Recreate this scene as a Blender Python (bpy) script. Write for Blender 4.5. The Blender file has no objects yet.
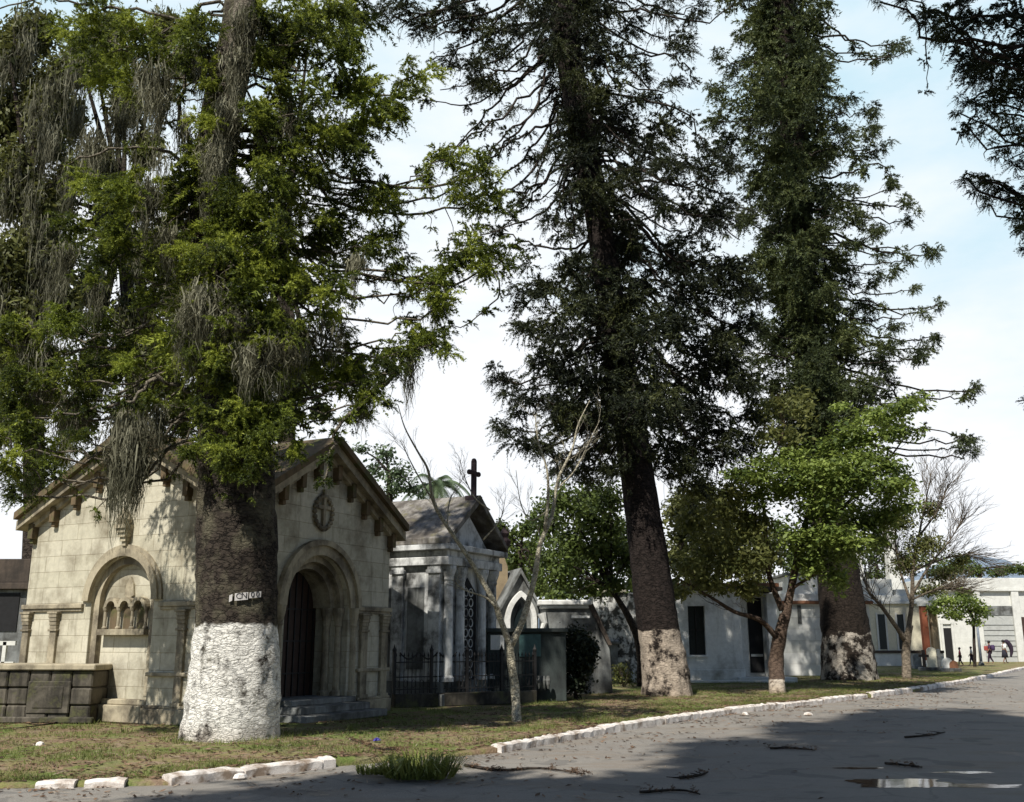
import bpy, math, random
import numpy as np
from mathutils import Vector, Matrix, noise as mnoise
rng = np.random.default_rng(7)
random.seed(7)
R = math.radians
scene = bpy.context.scene
COL = scene.collection
# ------------------------------------------------------------------ camera
F, CX, CY, PITCH, CAMZ = 995.0, 512.0, 401.0, R(13.6), 1.6
cp, sp = math.cos(PITCH), math.sin(PITCH)
cam = bpy.data.cameras.new('camera'); camo = bpy.data.objects.new('camera', cam); COL.objects.link(camo)
camo.location = (0, 0, CAMZ); camo.rotation_euler = (R(90)+PITCH, 0, 0)
cam.sensor_width = 36.0; cam.lens = 36.0*F/1024; cam.clip_end = 20000; cam.clip_start = .1
scene.camera = camo
def W(px, py, Y):
    u = (px-CX)/F; v = (CY-py)/F
    dy = cp - v*sp; dz = sp + v*cp
    return Vector((u*Y/dy, Y, CAMZ + dz*Y/dy))
def G(px, py, z=0.0):
    u = (px-CX)/F; v = (CY-py)/F
    dy = cp - v*sp; dz = sp + v*cp
    t = (z-CAMZ)/dz
    return Vector((u*t, dy*t, z))
def mpp(Y): return Y/1020.0
# ------------------------------------------------------------------ object helpers
def tag(o, label=None, cat=None, group=None, kind=None):
    if label: o['label'] = label
    if cat: o['category'] = cat
    if group: o['group'] = group
    if kind: o['kind'] = kind
    return o
def thing(name, label, cat, loc=(0, 0, 0), rotz=0.0, group=None):
    o = bpy.data.objects.new(name, None); COL.objects.link(o)
    o.location = loc; o.rotation_euler = (0, 0, rotz); o.empty_display_size = .2
    return tag(o, label, cat, group)
def inv_of(parent):
    return (Matrix.Translation(parent.location) @ parent.rotation_euler.to_matrix().to_4x4()).inverted()
class MB:
    def __init__(s): s.v = []; s.f = []
    def add(s, vs, fs):
        n = len(s.v); s.v += [tuple(p) for p in vs]; s.f += [tuple(i+n for i in f) for f in fs]; return s
    def box(s, x0, x1, y0, y1, z0, z1):
        return s.add([(x0,y0,z0),(x1,y0,z0),(x1,y1,z0),(x0,y1,z0),(x0,y0,z1),(x1,y0,z1),(x1,y1,z1),(x0,y1,z1)],
                     [(0,3,2,1),(4,5,6,7),(0,1,5,4),(1,2,6,5),(2,3,7,6),(3,0,4,7)])
    def obox(s, c, ux, uy, uz, hx, hy, hz):
        c = Vector(c); ux = Vector(ux).normalized(); uy = Vector(uy).normalized(); uz = Vector(uz).normalized()
        vs = [c+ux*hx*a+uy*hy*b+uz*hz*d for d in (-1,1) for a, b in ((-1,-1),(1,-1),(1,1),(-1,1))]
        return s.add(vs, [(0,3,2,1),(4,5,6,7),(0,1,5,4),(1,2,6,5),(2,3,7,6),(3,0,4,7)])
    def prism(s, poly, fn, a, b):
        """poly: 2D list; fn(u,v,w)->3D; extruded w from a to b"""
        n = len(poly)
        vs = [fn(u, v, a) for u, v in poly] + [fn(u, v, b) for u, v in poly]
        fs = [tuple(range(n)), tuple(range(2*n-1, n-1, -1))]
        fs += [(i, i+n, (i+1) % n+n, (i+1) % n) for i in range(n)]
        return s.add(vs, fs)
    def tube(s, pts, rad, n=8, cap=True, jit=0.0):
        pts = [Vector(p) for p in pts]; k = len(pts)
        if not hasattr(rad, '__len__'): rad = [rad]*k
        ref = None; vs = []
        for i, p in enumerate(pts):
            t = (pts[min(i+1, k-1)]-pts[max(i-1, 0)])
            if t.length < 1e-9: t = Vector((0, 0, 1))
            t.normalize()
            if ref is None:
                ref = Vector((1, 0, 0)) if abs(t.x) < .8 else Vector((0, 1, 0))
            a = (ref - t*ref.dot(t)).normalized(); b = t.cross(a); ref = a
            for j in range(n):
                th = 2*math.pi*j/n; r = rad[i]
                if jit: r *= 1+jit*mnoise.noise(Vector((math.cos(th)*2+i*.21, math.sin(th)*2, i*.4)))
                vs.append(p+a*math.cos(th)*r+b*math.sin(th)*r)
        fs = [(i*n+j, i*n+(j+1) % n, (i+1)*n+(j+1) % n, (i+1)*n+j) for i in range(k-1) for j in range(n)]
        if cap: fs += [tuple(range(n-1, -1, -1)), tuple((k-1)*n+j for j in range(n))]
        return s.add(vs, fs)
    def lathe(s, c, prof, n=16):
        vs = [(c[0]+r*math.cos(2*math.pi*j/n), c[1]+r*math.sin(2*math.pi*j/n), c[2]+z) for r, z in prof for j in range(n)]
        k = len(prof)
        fs = [(i*n+j, i*n+(j+1) % n, (i+1)*n+(j+1) % n, (i+1)*n+j) for i in range(k-1) for j in range(n)]
        fs += [tuple(range(n-1, -1, -1)), tuple((k-1)*n+j for j in range(n))]
        return s.add(vs, fs)
    def build(s, name, m, parent=None, world=False, smooth=False, bevel=0.0):
        me = bpy.data.meshes.new(name)
        vs = s.v
        if world and parent is not None:
            M = inv_of(parent); vs = [tuple(M @ Vector(p)) for p in vs]
        me.from_pydata(vs, [], s.f); me.materials.append(m); me.update()
        if smooth: me.polygons.foreach_set('use_smooth', [True]*len(me.polygons))
        o = bpy.data.objects.new(name, me); COL.objects.link(o)
        if parent is not None: o.parent = parent
        if bevel:
            b = o.modifiers.new('bevel', 'BEVEL'); b.width = bevel; b.segments = 1; b.limit_method = 'ANGLE'
        return o
def tri_object(name, V, mat, parent=None, nper=3):
    """V: (N,nper,3) world coordinates"""
    V = np.asarray(V, dtype=np.float32); N = V.shape[0]
    if parent is not None: V = V - np.array(parent.location, dtype=np.float32)
    me = bpy.data.meshes.new(name)
    me.vertices.add(N*nper); me.vertices.foreach_set('co', V.reshape(-1))
    me.loops.add(N*nper); me.loops.foreach_set('vertex_index', np.arange(N*nper, dtype=np.int32))
    me.polygons.add(N); me.polygons.foreach_set('loop_start', np.arange(N, dtype=np.int32)*nper)
    try: me.polygons.foreach_set('loop_total', np.full(N, nper, dtype=np.int32))
    except Exception: pass
    me.materials.append(mat); me.update(calc_edges=True); me.validate()
    o = bpy.data.objects.new(name, me); COL.objects.link(o)
    if parent is not None: o.parent = parent
    return o
def catmull(pts, sub=5):
    P = [Vector(p) for p in pts]; P = [P[0]*2-P[1]]+P+[P[-1]*2-P[-2]]; out = []
    for i in range(1, len(P)-2):
        for k in range(sub):
            t = k/sub; a, b, c, d = P[i-1], P[i], P[i+1], P[i+2]
            out.append(.5*((2*b)+(c-a)*t+(2*a-5*b+4*c-d)*t*t+(3*b-a-3*c+d)*t**3))
    out.append(P[-2]); return out
def lerp_list(vals, n): return list(np.interp(np.linspace(0, len(vals)-1, n), range(len(vals)), vals))
# ------------------------------------------------------------------ materials
class NT:
    def __init__(s, name):
        s.m = bpy.data.materials.new(name); s.m.use_nodes = True; s.t = s.m.node_tree; s.t.nodes.clear()
        s.out = s.t.nodes.new('ShaderNodeOutputMaterial')
    def n(s, typ, **kw):
        nd = s.t.nodes.new(typ)
        for k, v in kw.items():
            if k.startswith('_'): setattr(nd, k[1:], v)
            else: nd.inputs[k.replace('_', ' ')].default_value = v
        return nd
    def l(s, a, b): s.t.links.new(a, b)
    def noise(s, vec, scale, detail=4, rough=.6):
        nd = s.n('ShaderNodeTexNoise', Scale=scale, Detail=detail, Roughness=rough)
        if vec is not None: s.l(vec, nd.inputs['Vector'])
        return nd.outputs['Fac']
    def ramp(s, fac, stops):
        nd = s.t.nodes.new('ShaderNodeValToRGB'); s.l(fac, nd.inputs['Fac'])
        el = nd.color_ramp.elements
        while len(el) < len(stops): el.new(.5)
        for e, (p, c) in zip(el, stops):
            e.position = p; e.color = (*c, 1) if hasattr(c, '__len__') else (c, c, c, 1)
        return nd.outputs['Color']
    def mix(s, fac, a, b, mode='MIX'):
        nd = s.t.nodes.new('ShaderNodeMix'); nd.data_type = 'RGBA'; nd.blend_type = mode
        for val, ix in ((fac, 0), (a, 6), (b, 7)):
            if isinstance(val, (int, float)): nd.inputs[ix].default_value = val
            elif isinstance(val, tuple): nd.inputs[ix].default_value = (*val, 1)
            else: s.l(val, nd.inputs[ix])
        return nd.outputs[2]
    def coord(s, which='Object', scale=None):
        c = s.t.nodes.new('ShaderNodeTexCoord').outputs[which]
        if scale:
            mp = s.n('ShaderNodeMapping', Scale=scale); s.l(c, mp.inputs['Vector']); return mp.outputs['Vector']
        return c
    def bump(s, h, strength=.4, dist=.02, nrm=None):
        nd = s.n('ShaderNodeBump', Strength=strength, Distance=dist); s.l(h, nd.inputs['Height'])
        if nrm is not None: s.l(nrm, nd.inputs['Normal'])
        return nd.outputs['Normal']
    def bsdf(s, col, rough=.85, nrm=None, spec=.3, metal=0.0):
        b = s.n('ShaderNodeBsdfPrincipled', Roughness=rough, Metallic=metal); b.inputs['Specular IOR Level'].default_value = spec
        if isinstance(col, tuple): b.inputs['Base Color'].default_value = (*col, 1)
        else: s.l(col, b.inputs['Base Color'])
        if nrm is not None: s.l(nrm, b.inputs['Normal'])
        s.l(b.outputs[0], s.out.inputs['Surface']); return b
def stone(name, base, stain, scale=1.0, stain_amt=(.45, .7), streak=True, ashlar=None, rough=.9, grain=.12, bump=.35, moss=None):
    t = NT(name); c = t.coord()
    big = t.noise(c, 1.1*scale, 6, .65)
    col = t.ramp(t.noise(c, 7*scale, 6, .7), [(.25, tuple(x*(1-grain*1.6) for x in base)), (.75, tuple(min(1, x*(1+grain)) for x in base))])
    col = t.mix(t.ramp(big, [(stain_amt[0], 0), (stain_amt[1], 1)]), col, stain)
    if streak:
        cs = t.coord(scale=(3.2, 3.2, .45)); col = t.mix(t.ramp(t.noise(cs, 1.3*scale, 5, .7), [(stain_amt[0]+.06, 0), (stain_amt[1]+.08, .8)]), col, tuple(x*.8 for x in stain))
    if moss:
        col = t.mix(t.ramp(t.noise(c, 2.3*scale, 5, .7), [(.52, 0), (.66, .8)]), col, moss)
    h = t.noise(c, 22*scale, 6, .7); nrm = t.bump(h, bump, .02)
    if ashlar:
        sx = t.n('ShaderNodeSeparateXYZ'); t.l(c, sx.inputs[0])
        ad = t.t.nodes.new('ShaderNodeMath'); t.l(sx.outputs[0], ad.inputs[0]); t.l(sx.outputs[1], ad.inputs[1])
        cb = t.n('ShaderNodeCombineXYZ'); t.l(ad.outputs[0], cb.inputs[0]); t.l(sx.outputs[2], cb.inputs[1])
        br = t.n('ShaderNodeTexBrick', Scale=1.0, Mortar_Size=.008, Mortar_Smooth=.3, Brick_Width=ashlar[0], Row_Height=ashlar[1])
        br.inputs['Color1'].default_value = (1, 1, 1, 1); br.inputs['Color2'].default_value = (.86, .86, .83, 1); br.inputs['Mortar'].default_value = (.66, .63, .58, 1)
        t.l(cb.outputs[0], br.inputs['Vector'])
        col = t.mix(1.0, col, br.outputs['Color'], 'MULTIPLY')
        iv = t.n('ShaderNodeInvert'); t.l(br.outputs['Fac'], iv.inputs['Color'])
        nrm = t.bump(iv.outputs[0], .6, .012, nrm)
    t.bsdf(col, rough, nrm, .25); return t.m
def plain(name, col, rough=.8, var=.25, scale=8, spec=.3, metal=0, bump=.15):
    t = NT(name); c = t.coord()
    n1 = t.noise(c, scale, 5, .65)
    cc = t.ramp(n1, [(.3, tuple(x*(1-var) for x in col)), (.7, tuple(min(1, x*(1+var)) for x in col))])
    t.bsdf(cc, rough, t.bump(n1, bump, .02), spec, metal); return t.m
def leaf(name, dark, mid, light, scale=.9, trans=.3, rough=.55, thr=(.36, .5, .66)):
    t = NT(name); c = t.coord()
    a = t.noise(c, scale, 3, .6)
    nd = t.n('ShaderNodeNewGeometry')
    try:
        rn = nd.outputs['Random Per Island']
        m = t.t.nodes.new('ShaderNodeMath'); m.operation = 'MULTIPLY_ADD'; t.l(rn, m.inputs[0]); m.inputs[1].default_value = .24; m.inputs[2].default_value = -.12
        m2 = t.t.nodes.new('ShaderNodeMath'); t.l(a, m2.inputs[0]); t.l(m.outputs[0], m2.inputs[1]); a = m2.outputs[0]
    except Exception: pass
    col = t.ramp(a, [(thr[0], dark), (thr[1], mid), (thr[2], light)])
    b = t.n('ShaderNodeBsdfPrincipled', Roughness=rough); b.inputs['Specular IOR Level'].default_value = .25; t.l(col, b.inputs['Base Color'])
    tr = t.n('ShaderNodeBsdfTranslucent'); t.l(t.mix(.35, col, (light[0]*1.4, light[1]*1.3, light[2])), tr.inputs['Color'])
    mx = t.n('ShaderNodeMixShader'); mx.inputs[0].default_value = trans
    t.l(b.outputs[0], mx.inputs[1]); t.l(tr.outputs[0], mx.inputs[2]); t.l(mx.outputs[0], t.out.inputs['Surface']); return t.m
def bark(name, c1, c2, wash_z=None, wash_fade=.08, wash_amt=1.0, wash_col=(.82, .80, .74), scale=1.0, lichen=None):
    t = NT(name); c = t.coord()
    cs = t.coord(scale=(1, 1, 1.6)); n1 = t.noise(cs, 6*scale, 8, .75); n2 = t.noise(c, 1.5*scale, 4, .6)
    wv = t.n('ShaderNodeTexVoronoi', Scale=9*scale); t.l(cs, wv.inputs['Vector'])
    ck = t.n('ShaderNodeTexVoronoi', Scale=7*scale); ck.feature = 'DISTANCE_TO_EDGE'; c4 = t.coord(scale=(1, 1, 2.2)); d4 = t.n('ShaderNodeTexNoise', Scale=5, Detail=6); t.l(c4, d4.inputs['Vector']); t.l(t.mix(.3, c4, d4.outputs['Color']), ck.inputs['Vector'])
    col = t.mix(t.ramp(ck.outputs['Distance'], [(0, 1), (.09, 0)]), t.ramp(n1, [(.3, c1), (.7, c2)]), tuple(x*.45 for x in c1))
    if lichen: col = t.mix(t.ramp(n2, [(.5, 0), (.62, .75)]), col, lichen)
    h = t.mix(.5, n1, t.ramp(ck.outputs['Distance'], [(0, 0), (.14, 1)]))
    if wash_z:
        sx = t.n('ShaderNodeSeparateXYZ'); t.l(c, sx.inputs[0])
        # height threshold, ragged by noise
        m = t.t.nodes.new('ShaderNodeMath'); m.operation = 'MULTIPLY_ADD'; t.l(n2, m.inputs[0]); m.inputs[1].default_value = wash_fade*4; t.l(sx.outputs[2], m.inputs[2])
        gt = t.n('ShaderNodeMapRange'); t.l(m.outputs[0], gt.inputs['Value'])
        gt.inputs['From Min'].default_value = wash_z+wash_fade*2+.02; gt.inputs['From Max'].default_value = wash_z+wash_fade*2-.02
        # cracks where the bark shows through
        cr = t.n('ShaderNodeTexVoronoi', Scale=8*scale, Randomness=1.0); cr.feature = 'DISTANCE_TO_EDGE'
        c3 = t.coord(scale=(1, 1, 2.6)); dn = t.n('ShaderNodeTexNoise', Scale=7, Detail=6); t.l(c3, dn.inputs['Vector']); t.l(t.mix(.25, c3, dn.outputs['Color']), cr.inputs['Vector'])
        crk = t.ramp(cr.outputs['Distance'], [(.0, .35), (.035, 1)])
        spots = t.ramp(t.noise(c3, 9*scale, 8, .85), [(.33, 0), (.42, 1)])
        patch = t.ramp(t.noise(c, 2.2, 5, .7), [(.3+.35*(1-wash_amt), 0), (.42+.35*(1-wash_amt), 1)])
        k = t.mix(1.0, t.mix(.75, t.mix(1.0, crk, spots, 'MULTIPLY'), (1.0, 1.0, 1.0)) if wash_amt < 0 else t.mix(.25, t.mix(1.0, crk, spots, 'MULTIPLY'), (1.0, 1.0, 1.0)), patch, 'MULTIPLY')
        k = t.mix(1.0, k, gt.outputs[0], 'MULTIPLY')
        wc = t.ramp(t.noise(c, 5, 5, .7), [(.3, tuple(x*.66 for x in wash_col)), (.62, wash_col)])
        mud = t.n('ShaderNodeMapRange'); t.l(m.outputs[0], mud.inputs['Value']); mud.inputs['From Min'].default_value = .55; mud.inputs['From Max'].default_value = .15; mud.inputs['To Max'].default_value = .7
        wc = t.mix(mud.outputs[0], wc, (.30, .23, .16)); col = t.mix(k, col, wc)
        h = t.mix(.35, h, crk)
    t.bsdf(col, .95, t.bump(h, .9, .05), .15); return t.m
M = {}
M['beige'] = stone('beige_ashlar', (.55, .515, .41), (.22, .19, .135), 1.0, (.47, .70), ashlar=(.93, .345))
M['beige_trim'] = stone('beige_trim', (.40, .35, .25), (.13, .11, .08), 1.3, (.44, .64))
M['roof_stone'] = stone('mossy_roof_stone', (.17, .12, .07), (.08, .065, .04), 1.2, (.4, .65), moss=(.07, .085, .025))
M['blue_marble'] = stone('stained_grey_marble', (.64, .65, .64), (.11, .11, .105), 1.2, (.47, .63))
M['grey_stone'] = stone('grey_stone', (.22, .23, .225), (.07, .07, .065), 1.2, (.42, .62))
M['dark_stone'] = stone('dark_stone', (.13, .115, .09), (.03, .027, .022), 1.2, (.40, .58), moss=(.10, .10, .045))
M['slate'] = stone('dark_slate', (.05, .062, .06), (.025, .027, .028), 1.0, (.45, .7))
M['white'] = stone('white_plaster', (.76, .76, .73), (.30, .29, .25), .8, (.5, .74))
M['white_clean'] = stone('white_plaster_clean', (.70, .70, .67), (.42, .41, .38), .5, (.58, .9), ashlar=(1.6, .55))
M['white_far'] = stone('pale_plaster', (.62, .62, .58), (.40, .39, .35), .4, (.55, .85))
M['cream'] = stone('cream_plaster', (.66, .62, .48), (.38, .34, .25), .8, (.55, .8))
M['ochre'] = stone('ochre_plaster', (.30, .235, .15), (.16, .125, .085), 1.2, (.5, .75))
M['rust'] = stone('rusty_edge', (.24, .11, .06), (.10, .06, .04), 1.3, (.45, .7))
M['terracotta'] = stone('terracotta_paint', (.26, .085, .045), (.14, .06, .04), 1.0, (.5, .8))
M['brown_roof'] = stone('brown_roof', (.085, .066, .052), (.035, .03, .026), 1.2, (.42, .65))
M['void'] = plain('dark_interior', (.012, .012, .013), .8)
M['glass'] = plain('dark_glass', (.010, .016, .018), .35, spec=.25, bump=.02)
M['iron'] = plain('black_iron', (.016, .015, .015), .6, spec=.4)
M['cross'] = plain('weathered_cross', (.045, .03, .032), .8)
M['door_wood'] = plain('dark_door', (.05, .03, .022), .7)
M['doorgrey'] = stone('grey_door', (.42, .43, .41), (.25, .25, .24), .6, (.55, .85))
M['kerb'] = stone('white_kerb_paint', (.76, .71, .66), (.26, .20, .15), 2.6, (.46, .64), streak=False, bump=.6)
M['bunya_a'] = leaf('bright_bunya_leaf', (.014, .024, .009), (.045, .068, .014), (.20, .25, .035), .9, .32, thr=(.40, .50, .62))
M['bunya_sunlit'] = leaf('sunlit_bunya_leaf', (.03, .05, .012), (.13, .17, .028), (.33, .38, .06), .9, .35, thr=(.38, .48, .58))  # sunlit brightness put into the leaf colour, used on randomly picked tufts
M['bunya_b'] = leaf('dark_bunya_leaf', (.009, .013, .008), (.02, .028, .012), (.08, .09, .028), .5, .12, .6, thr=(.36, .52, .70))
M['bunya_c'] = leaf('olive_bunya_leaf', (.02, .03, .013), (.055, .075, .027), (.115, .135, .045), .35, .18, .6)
M['olive_mass'] = leaf('olive_leaf', (.04, .048, .016), (.09, .10, .032), (.16, .17, .055), .8, .3)
M['moss'] = leaf('beard_moss', (.05, .05, .03), (.125, .122, .082), (.27, .265, .19), 1.6, .25, .9)
M['green'] = leaf('green_leaf', (.05, .08, .022), (.135, .185, .042), (.26, .33, .08), .9, .35)
M['yellowgreen'] = leaf('yellow_green_leaf', (.06, .075, .022), (.12, .13, .04), (.2, .21, .07), 1.1, .35)
M['bg_green'] = leaf('background_leaf', (.03, .05, .014), (.07, .10, .025), (.12, .16, .04), .6, .3)
M['palm'] = leaf('palm_leaf', (.05, .08, .04), (.09, .13, .07), (.14, .19, .10), .8, .25)
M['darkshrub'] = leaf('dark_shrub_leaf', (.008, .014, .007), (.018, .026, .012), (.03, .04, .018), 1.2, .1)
M['grass'] = leaf('grass_blade', (.07, .09, .025), (.13, .17, .04), (.22, .24, .08), .8, .3)
M['tuftgrass'] = leaf('bright_grass_blade', (.08, .10, .025), (.15, .18, .04), (.27, .29, .08), 3, .3)
M['deadleaf'] = leaf('dead_leaf', (.045, .028, .018), (.12, .07, .042), (.26, .17, .11), 4, .1, .8)
M['bark1'] = bark('whitewashed_bark_pale', (.016, .013, .011), (.075, .06, .047), 1.88, .09, .84, lichen=(.12, .11, .075))
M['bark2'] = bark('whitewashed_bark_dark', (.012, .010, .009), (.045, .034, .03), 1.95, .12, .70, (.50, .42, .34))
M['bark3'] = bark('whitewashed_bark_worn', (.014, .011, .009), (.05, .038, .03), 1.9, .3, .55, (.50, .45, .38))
M['bark_dark'] = bark('dark_bark', (.03, .024, .02), (.075, .06, .048))
M['bark_brown'] = bark('brown_bark', (.06, .04, .03), (.14, .10, .075), .42, .05, .8, (.62, .55, .46))
M['bark_pale'] = bark('pale_bark', (.42, .37, .27), (.68, .64, .50), None, scale=2.0)
M['bark_grey'] = bark('grey_brown_bark', (.11, .09, .065), (.23, .19, .145))
M['bark_limb'] = bark('pale_limb_bark', (.10, .085, .065), (.26, .23, .18), scale=1.5)
# ------------------------------------------------------------------ ground, road, verge
KX = [-60, -20, -5.76, -4.24, -2.5, -.19, 1.68, 5.0, 7.9, 11.2, 14.5, 21.8, 32, 60, 90]
KY = [11.0, 12.2, 12.75, 13.0, 14.9, 16.7, 19.9, 25.1, 28.4, 32.6, 36.8, 48, 64.5, 110, 158]
def kerb_y(x): return float(np.interp(x, KX, KY))
def ground_mat():
    t = NT('verge_soil'); c = t.coord()
    n1 = t.noise(c, .55, 6, .65); n2 = t.noise(c, 3.5, 6, .75); n3 = t.noise(c, 26, 4, .7)
    soil = t.ramp(n3, [(.3, (.16, .115, .08)), (.7, (.33, .25, .18))])
    grass = t.ramp(n3, [(.3, (.14, .125, .05)), (.7, (.28, .25, .11))])
    lush = t.ramp(n3, [(.3, (.07, .11, .025)), (.7, (.17, .23, .055))])
    col = t.mix(t.ramp(n2, [(.42, 0), (.56, 1)]), soil, grass)
    col = t.mix(t.ramp(n1, [(.44, 0), (.58, .85)]), col, lush)
    n4 = t.noise(c, 1.3, 6, .7); col = t.mix(t.ramp(n4, [(.48, 0), (.60, .85)]), col, t.ramp(n3, [(.3, (.12, .075, .05)), (.7, (.27, .185, .13))])); t.bsdf(col, .95, t.bump(n3, .7, .05), .1); return t.m
def road_mat():
    t = NT('old_asphalt'); c = t.coord()
    n1 = t.noise(c, .25, 6, .6); n2 = t.noise(c, 2.2, 6, .7); n3 = t.noise(c, 60, 4, .7)
    col = t.ramp(n3, [(.3, (.155, .143, .128)), (.7, (.25, .232, .208))])
    col = t.mix(t.ramp(n2, [(.5, 0), (.7, .5)]), col, (.12, .112, .10))
    col = t.mix(t.ramp(n1, [(.45, 0), (.65, .4)]), col, (.27, .255, .225))
    cr = t.n('ShaderNodeTexVoronoi', Scale=.55); cr.feature = 'DISTANCE_TO_EDGE'
    dn = t.n('ShaderNodeTexNoise', Scale=1.5, Detail=5); t.l(c, dn.inputs['Vector']); t.l(t.mix(.3, c, dn.outputs['Color']), cr.inputs['Vector'])
    col = t.mix(t.ramp(cr.outputs['Distance'], [(0, .45), (.008, 0)]), col, (.08, .075, .068))
    sp_ = t.noise(c, 160, 2, .5); col = t.mix(t.ramp(sp_, [(.58, 0), (.66, .55)]), col, (.38, .36, .32)); col = t.mix(t.ramp(sp_, [(.30, .6), (.40, 0)]), col, (.05, .048, .045))
    n5 = t.noise(t.coord(scale=(.35, 1.2, 1)), 1.1, 6, .75); col = t.mix(t.ramp(n5, [(.52, 0), (.62, .5)]), col, (.19, .15, .11))
    n6 = t.noise(c, .9, 3, .5); col = t.mix(t.ramp(n6, [(.60, 0), (.615, .45)]), col, (.09, .088, .085))
    t.bsdf(col, .88, t.bump(t.mix(.5, n3, sp_), .7, .012), .3); return t.m
g = MB(); S = 6000
g.add([(-S, -S, -.2), (S, -S, -.2), (S, S, -.2), (-S, S, -.2)], [(0, 1, 2, 3)])
tag(g.build('ground', ground_mat()), kind='structure')
soilm = ground_mat()
xs = np.concatenate([np.linspace(-60, -14, 30), np.linspace(-13.5, 16, 170), np.linspace(16.7, 90, 110)])
ts = np.concatenate([np.linspace(0, 1, 34)**1.6*30, np.array([34, 40, 50, 65, 90, 130])])
def opening(x):
    return 1.0 if -2.45 < x < -.3 else 0.0
def verge_z(x, y):
    d = y-kerb_y(x)
    op = max(0, 1-abs(x+1.35)/1.3)
    op2 = max(0, 1-abs(x+4.3)/.25)*.4
    lowl = .55 if x < -4.0 else 0
    e = max(op, op2, lowl); f = min(1, d/2.2); f = f*f*(3-2*f)
    z = -.115*e*(1-f)+.035*mnoise.noise(Vector((x*.6, y*.6, 0)))*min(1, d*1.3)+.012*mnoise.noise(Vector((x*3, y*3, 4)))
    # mounded soil round the trunks
    for tx, ty, rr in ((-4.65, 17.3, 1.6), (4.75, 32, 2.0), (15.1, 43.6, 2.6)):
        q = ((x-tx)**2+(y-ty)**2)/rr**2
        z += .10*math.exp(-q)
    return z
vm = MB(); nx, nt = len(xs), len(ts)
vm.v = [(x, kerb_y(x)+t+.07, verge_z(x, kerb_y(x)+t) if t > 0 else min(-.0, verge_z(x, kerb_y(x)))-.03) for x in xs for t in ts]
vm.v += [(x, kerb_y(x)+.07, -.19) for x in xs]
vm.f = [(i*nt+j, (i+1)*nt+j, (i+1)*nt+j+1, i*nt+j+1) for i in range(nx-1) for j in range(nt-1)]
vm.f += [(nx*nt+i, nx*nt+i+1, (i+1)*nt, i*nt) for i in range(nx-1)]
tag(vm.build('verge', soilm, smooth=True), kind='structure')
rd = MB()
rx = list(xs)
rd.v = [(x, kerb_y(x)+.09, -.125) for x in rx]+[(x if i < len(rx)-60 else 110, -30 if x < 60 else -30, -.125) for i, x in enumerate(rx)]
n_ = len(rx)
rd.f = [(n_+i, n_+i+1, i+1, i) for i in range(n_-1)]
tag(rd.build('road', road_mat()), kind='structure')
def kerb_run(x0, x1, step=1.0, h=.0, w=.2, seed=0, jit=.02):
    r = random.Random(seed); m = MB(); x = x0
    while x < x1-.05:
        L = step*r.uniform(.75, 1.25); a = Vector((x, kerb_y(x), 0))
        dx = L/math.hypot(1, (kerb_y(x+.1)-kerb_y(x))/.1); xb = min(x+dx, x1); b = Vector((xb, kerb_y(xb), 0))
        t = (b-a).normalized(); nrm = Vector((-t.y, t.x, 0)); ln = (b-a).length
        K = max(3, int(ln/.12)); top = h+r.uniform(-jit, jit); vs = []
        prof = [(-.02, -.17), (-.015, top-.03), (.012, top-.004), (w*.5, top+.006), (w-.02, top), (w, top-.03), (w, -.17)]
        off = r.uniform(-jit, jit)
        for k in range(K+1):
            c = a+t*(.012+(ln-.024)*k/K)
            for q, (u, z) in enumerate(prof):
                e = .016 if 0 < q < 6 else 0
                nn = mnoise.noise(Vector((c.x*5+q, c.y*5, seed)))*e*1.3+mnoise.noise(Vector((c.x*17+q, c.y*17, seed)))*e
                if k in (0, K): nn -= .01*(0 < q < 6)
                p = c+nrm*(u+off+nn*.7); vs.append((p.x, p.y, z+nn))
        P = len(prof)
        fs = [(k*P+q, (k+1)*P+q, (k+1)*P+q+1, k*P+q+1) for k in range(K) for q in range(P-1)]
        fs += [tuple(range(P)), tuple(K*P+q for q in range(P-1, -1, -1))]
        m.add(vs, fs); x = xb
    tag(m.build('kerb', M['kerb'], smooth=False), kind='structure')
kerb_run(-5.76, -5.3, .6, -.055, .2, 1); kerb_run(-5.2, -4.72, .7, -.05, .2, 2); kerb_run(-4.22, -2.5, 1.2, .0, .22, 3, .02)
kerb_run(-.19, 11.15, 2.3, .02, .2, 4, .014); kerb_run(11.45, 60, 2.6, .03, .22, 5, .014); kerb_run(-20, -6.6, .9, -.09, .2, 8)
# puddle on the road
def puddle(cx, cy, rx_, ry_, seed):
    m = MB(); n = 90; vs = [(cx, cy, -.121)]
    for i in range(n):
        a = 2*math.pi*i/n; r = 1+.7*mnoise.noise(Vector((math.cos(a)*1.5+seed, math.sin(a)*1.5, 0)))+.25*mnoise.noise(Vector((math.cos(a)*6+seed, math.sin(a)*6, 3)))
        vs.append((cx+math.cos(a)*rx_*r, cy+math.sin(a)*ry_*r, -.121))
    m.add(vs, [(0, i+1, (i+1) % n+1) for i in range(n)])
    t = NT('water'); t.bsdf((.025, .024, .02), .06, t.bump(t.noise(t.coord(), 9, 2, .5), .05, .01), .6)
    tag(m.build('puddle', t.m), kind='structure')
p = G(900, 783, -.12); puddle(p.x, p.y, .85, .42, 3); p = G(850, 812, -.12); puddle(p.x, p.y, 1.1, .40, 8)
for a_, b_, c_, d_, e_ in ((965, 772, .35, .12, 11), (860, 768, .28, .10, 13), (985, 786, .45, .16, 17)): p = G(a_, b_, -.12); puddle(p.x, p.y, c_, d_, e_)
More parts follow.
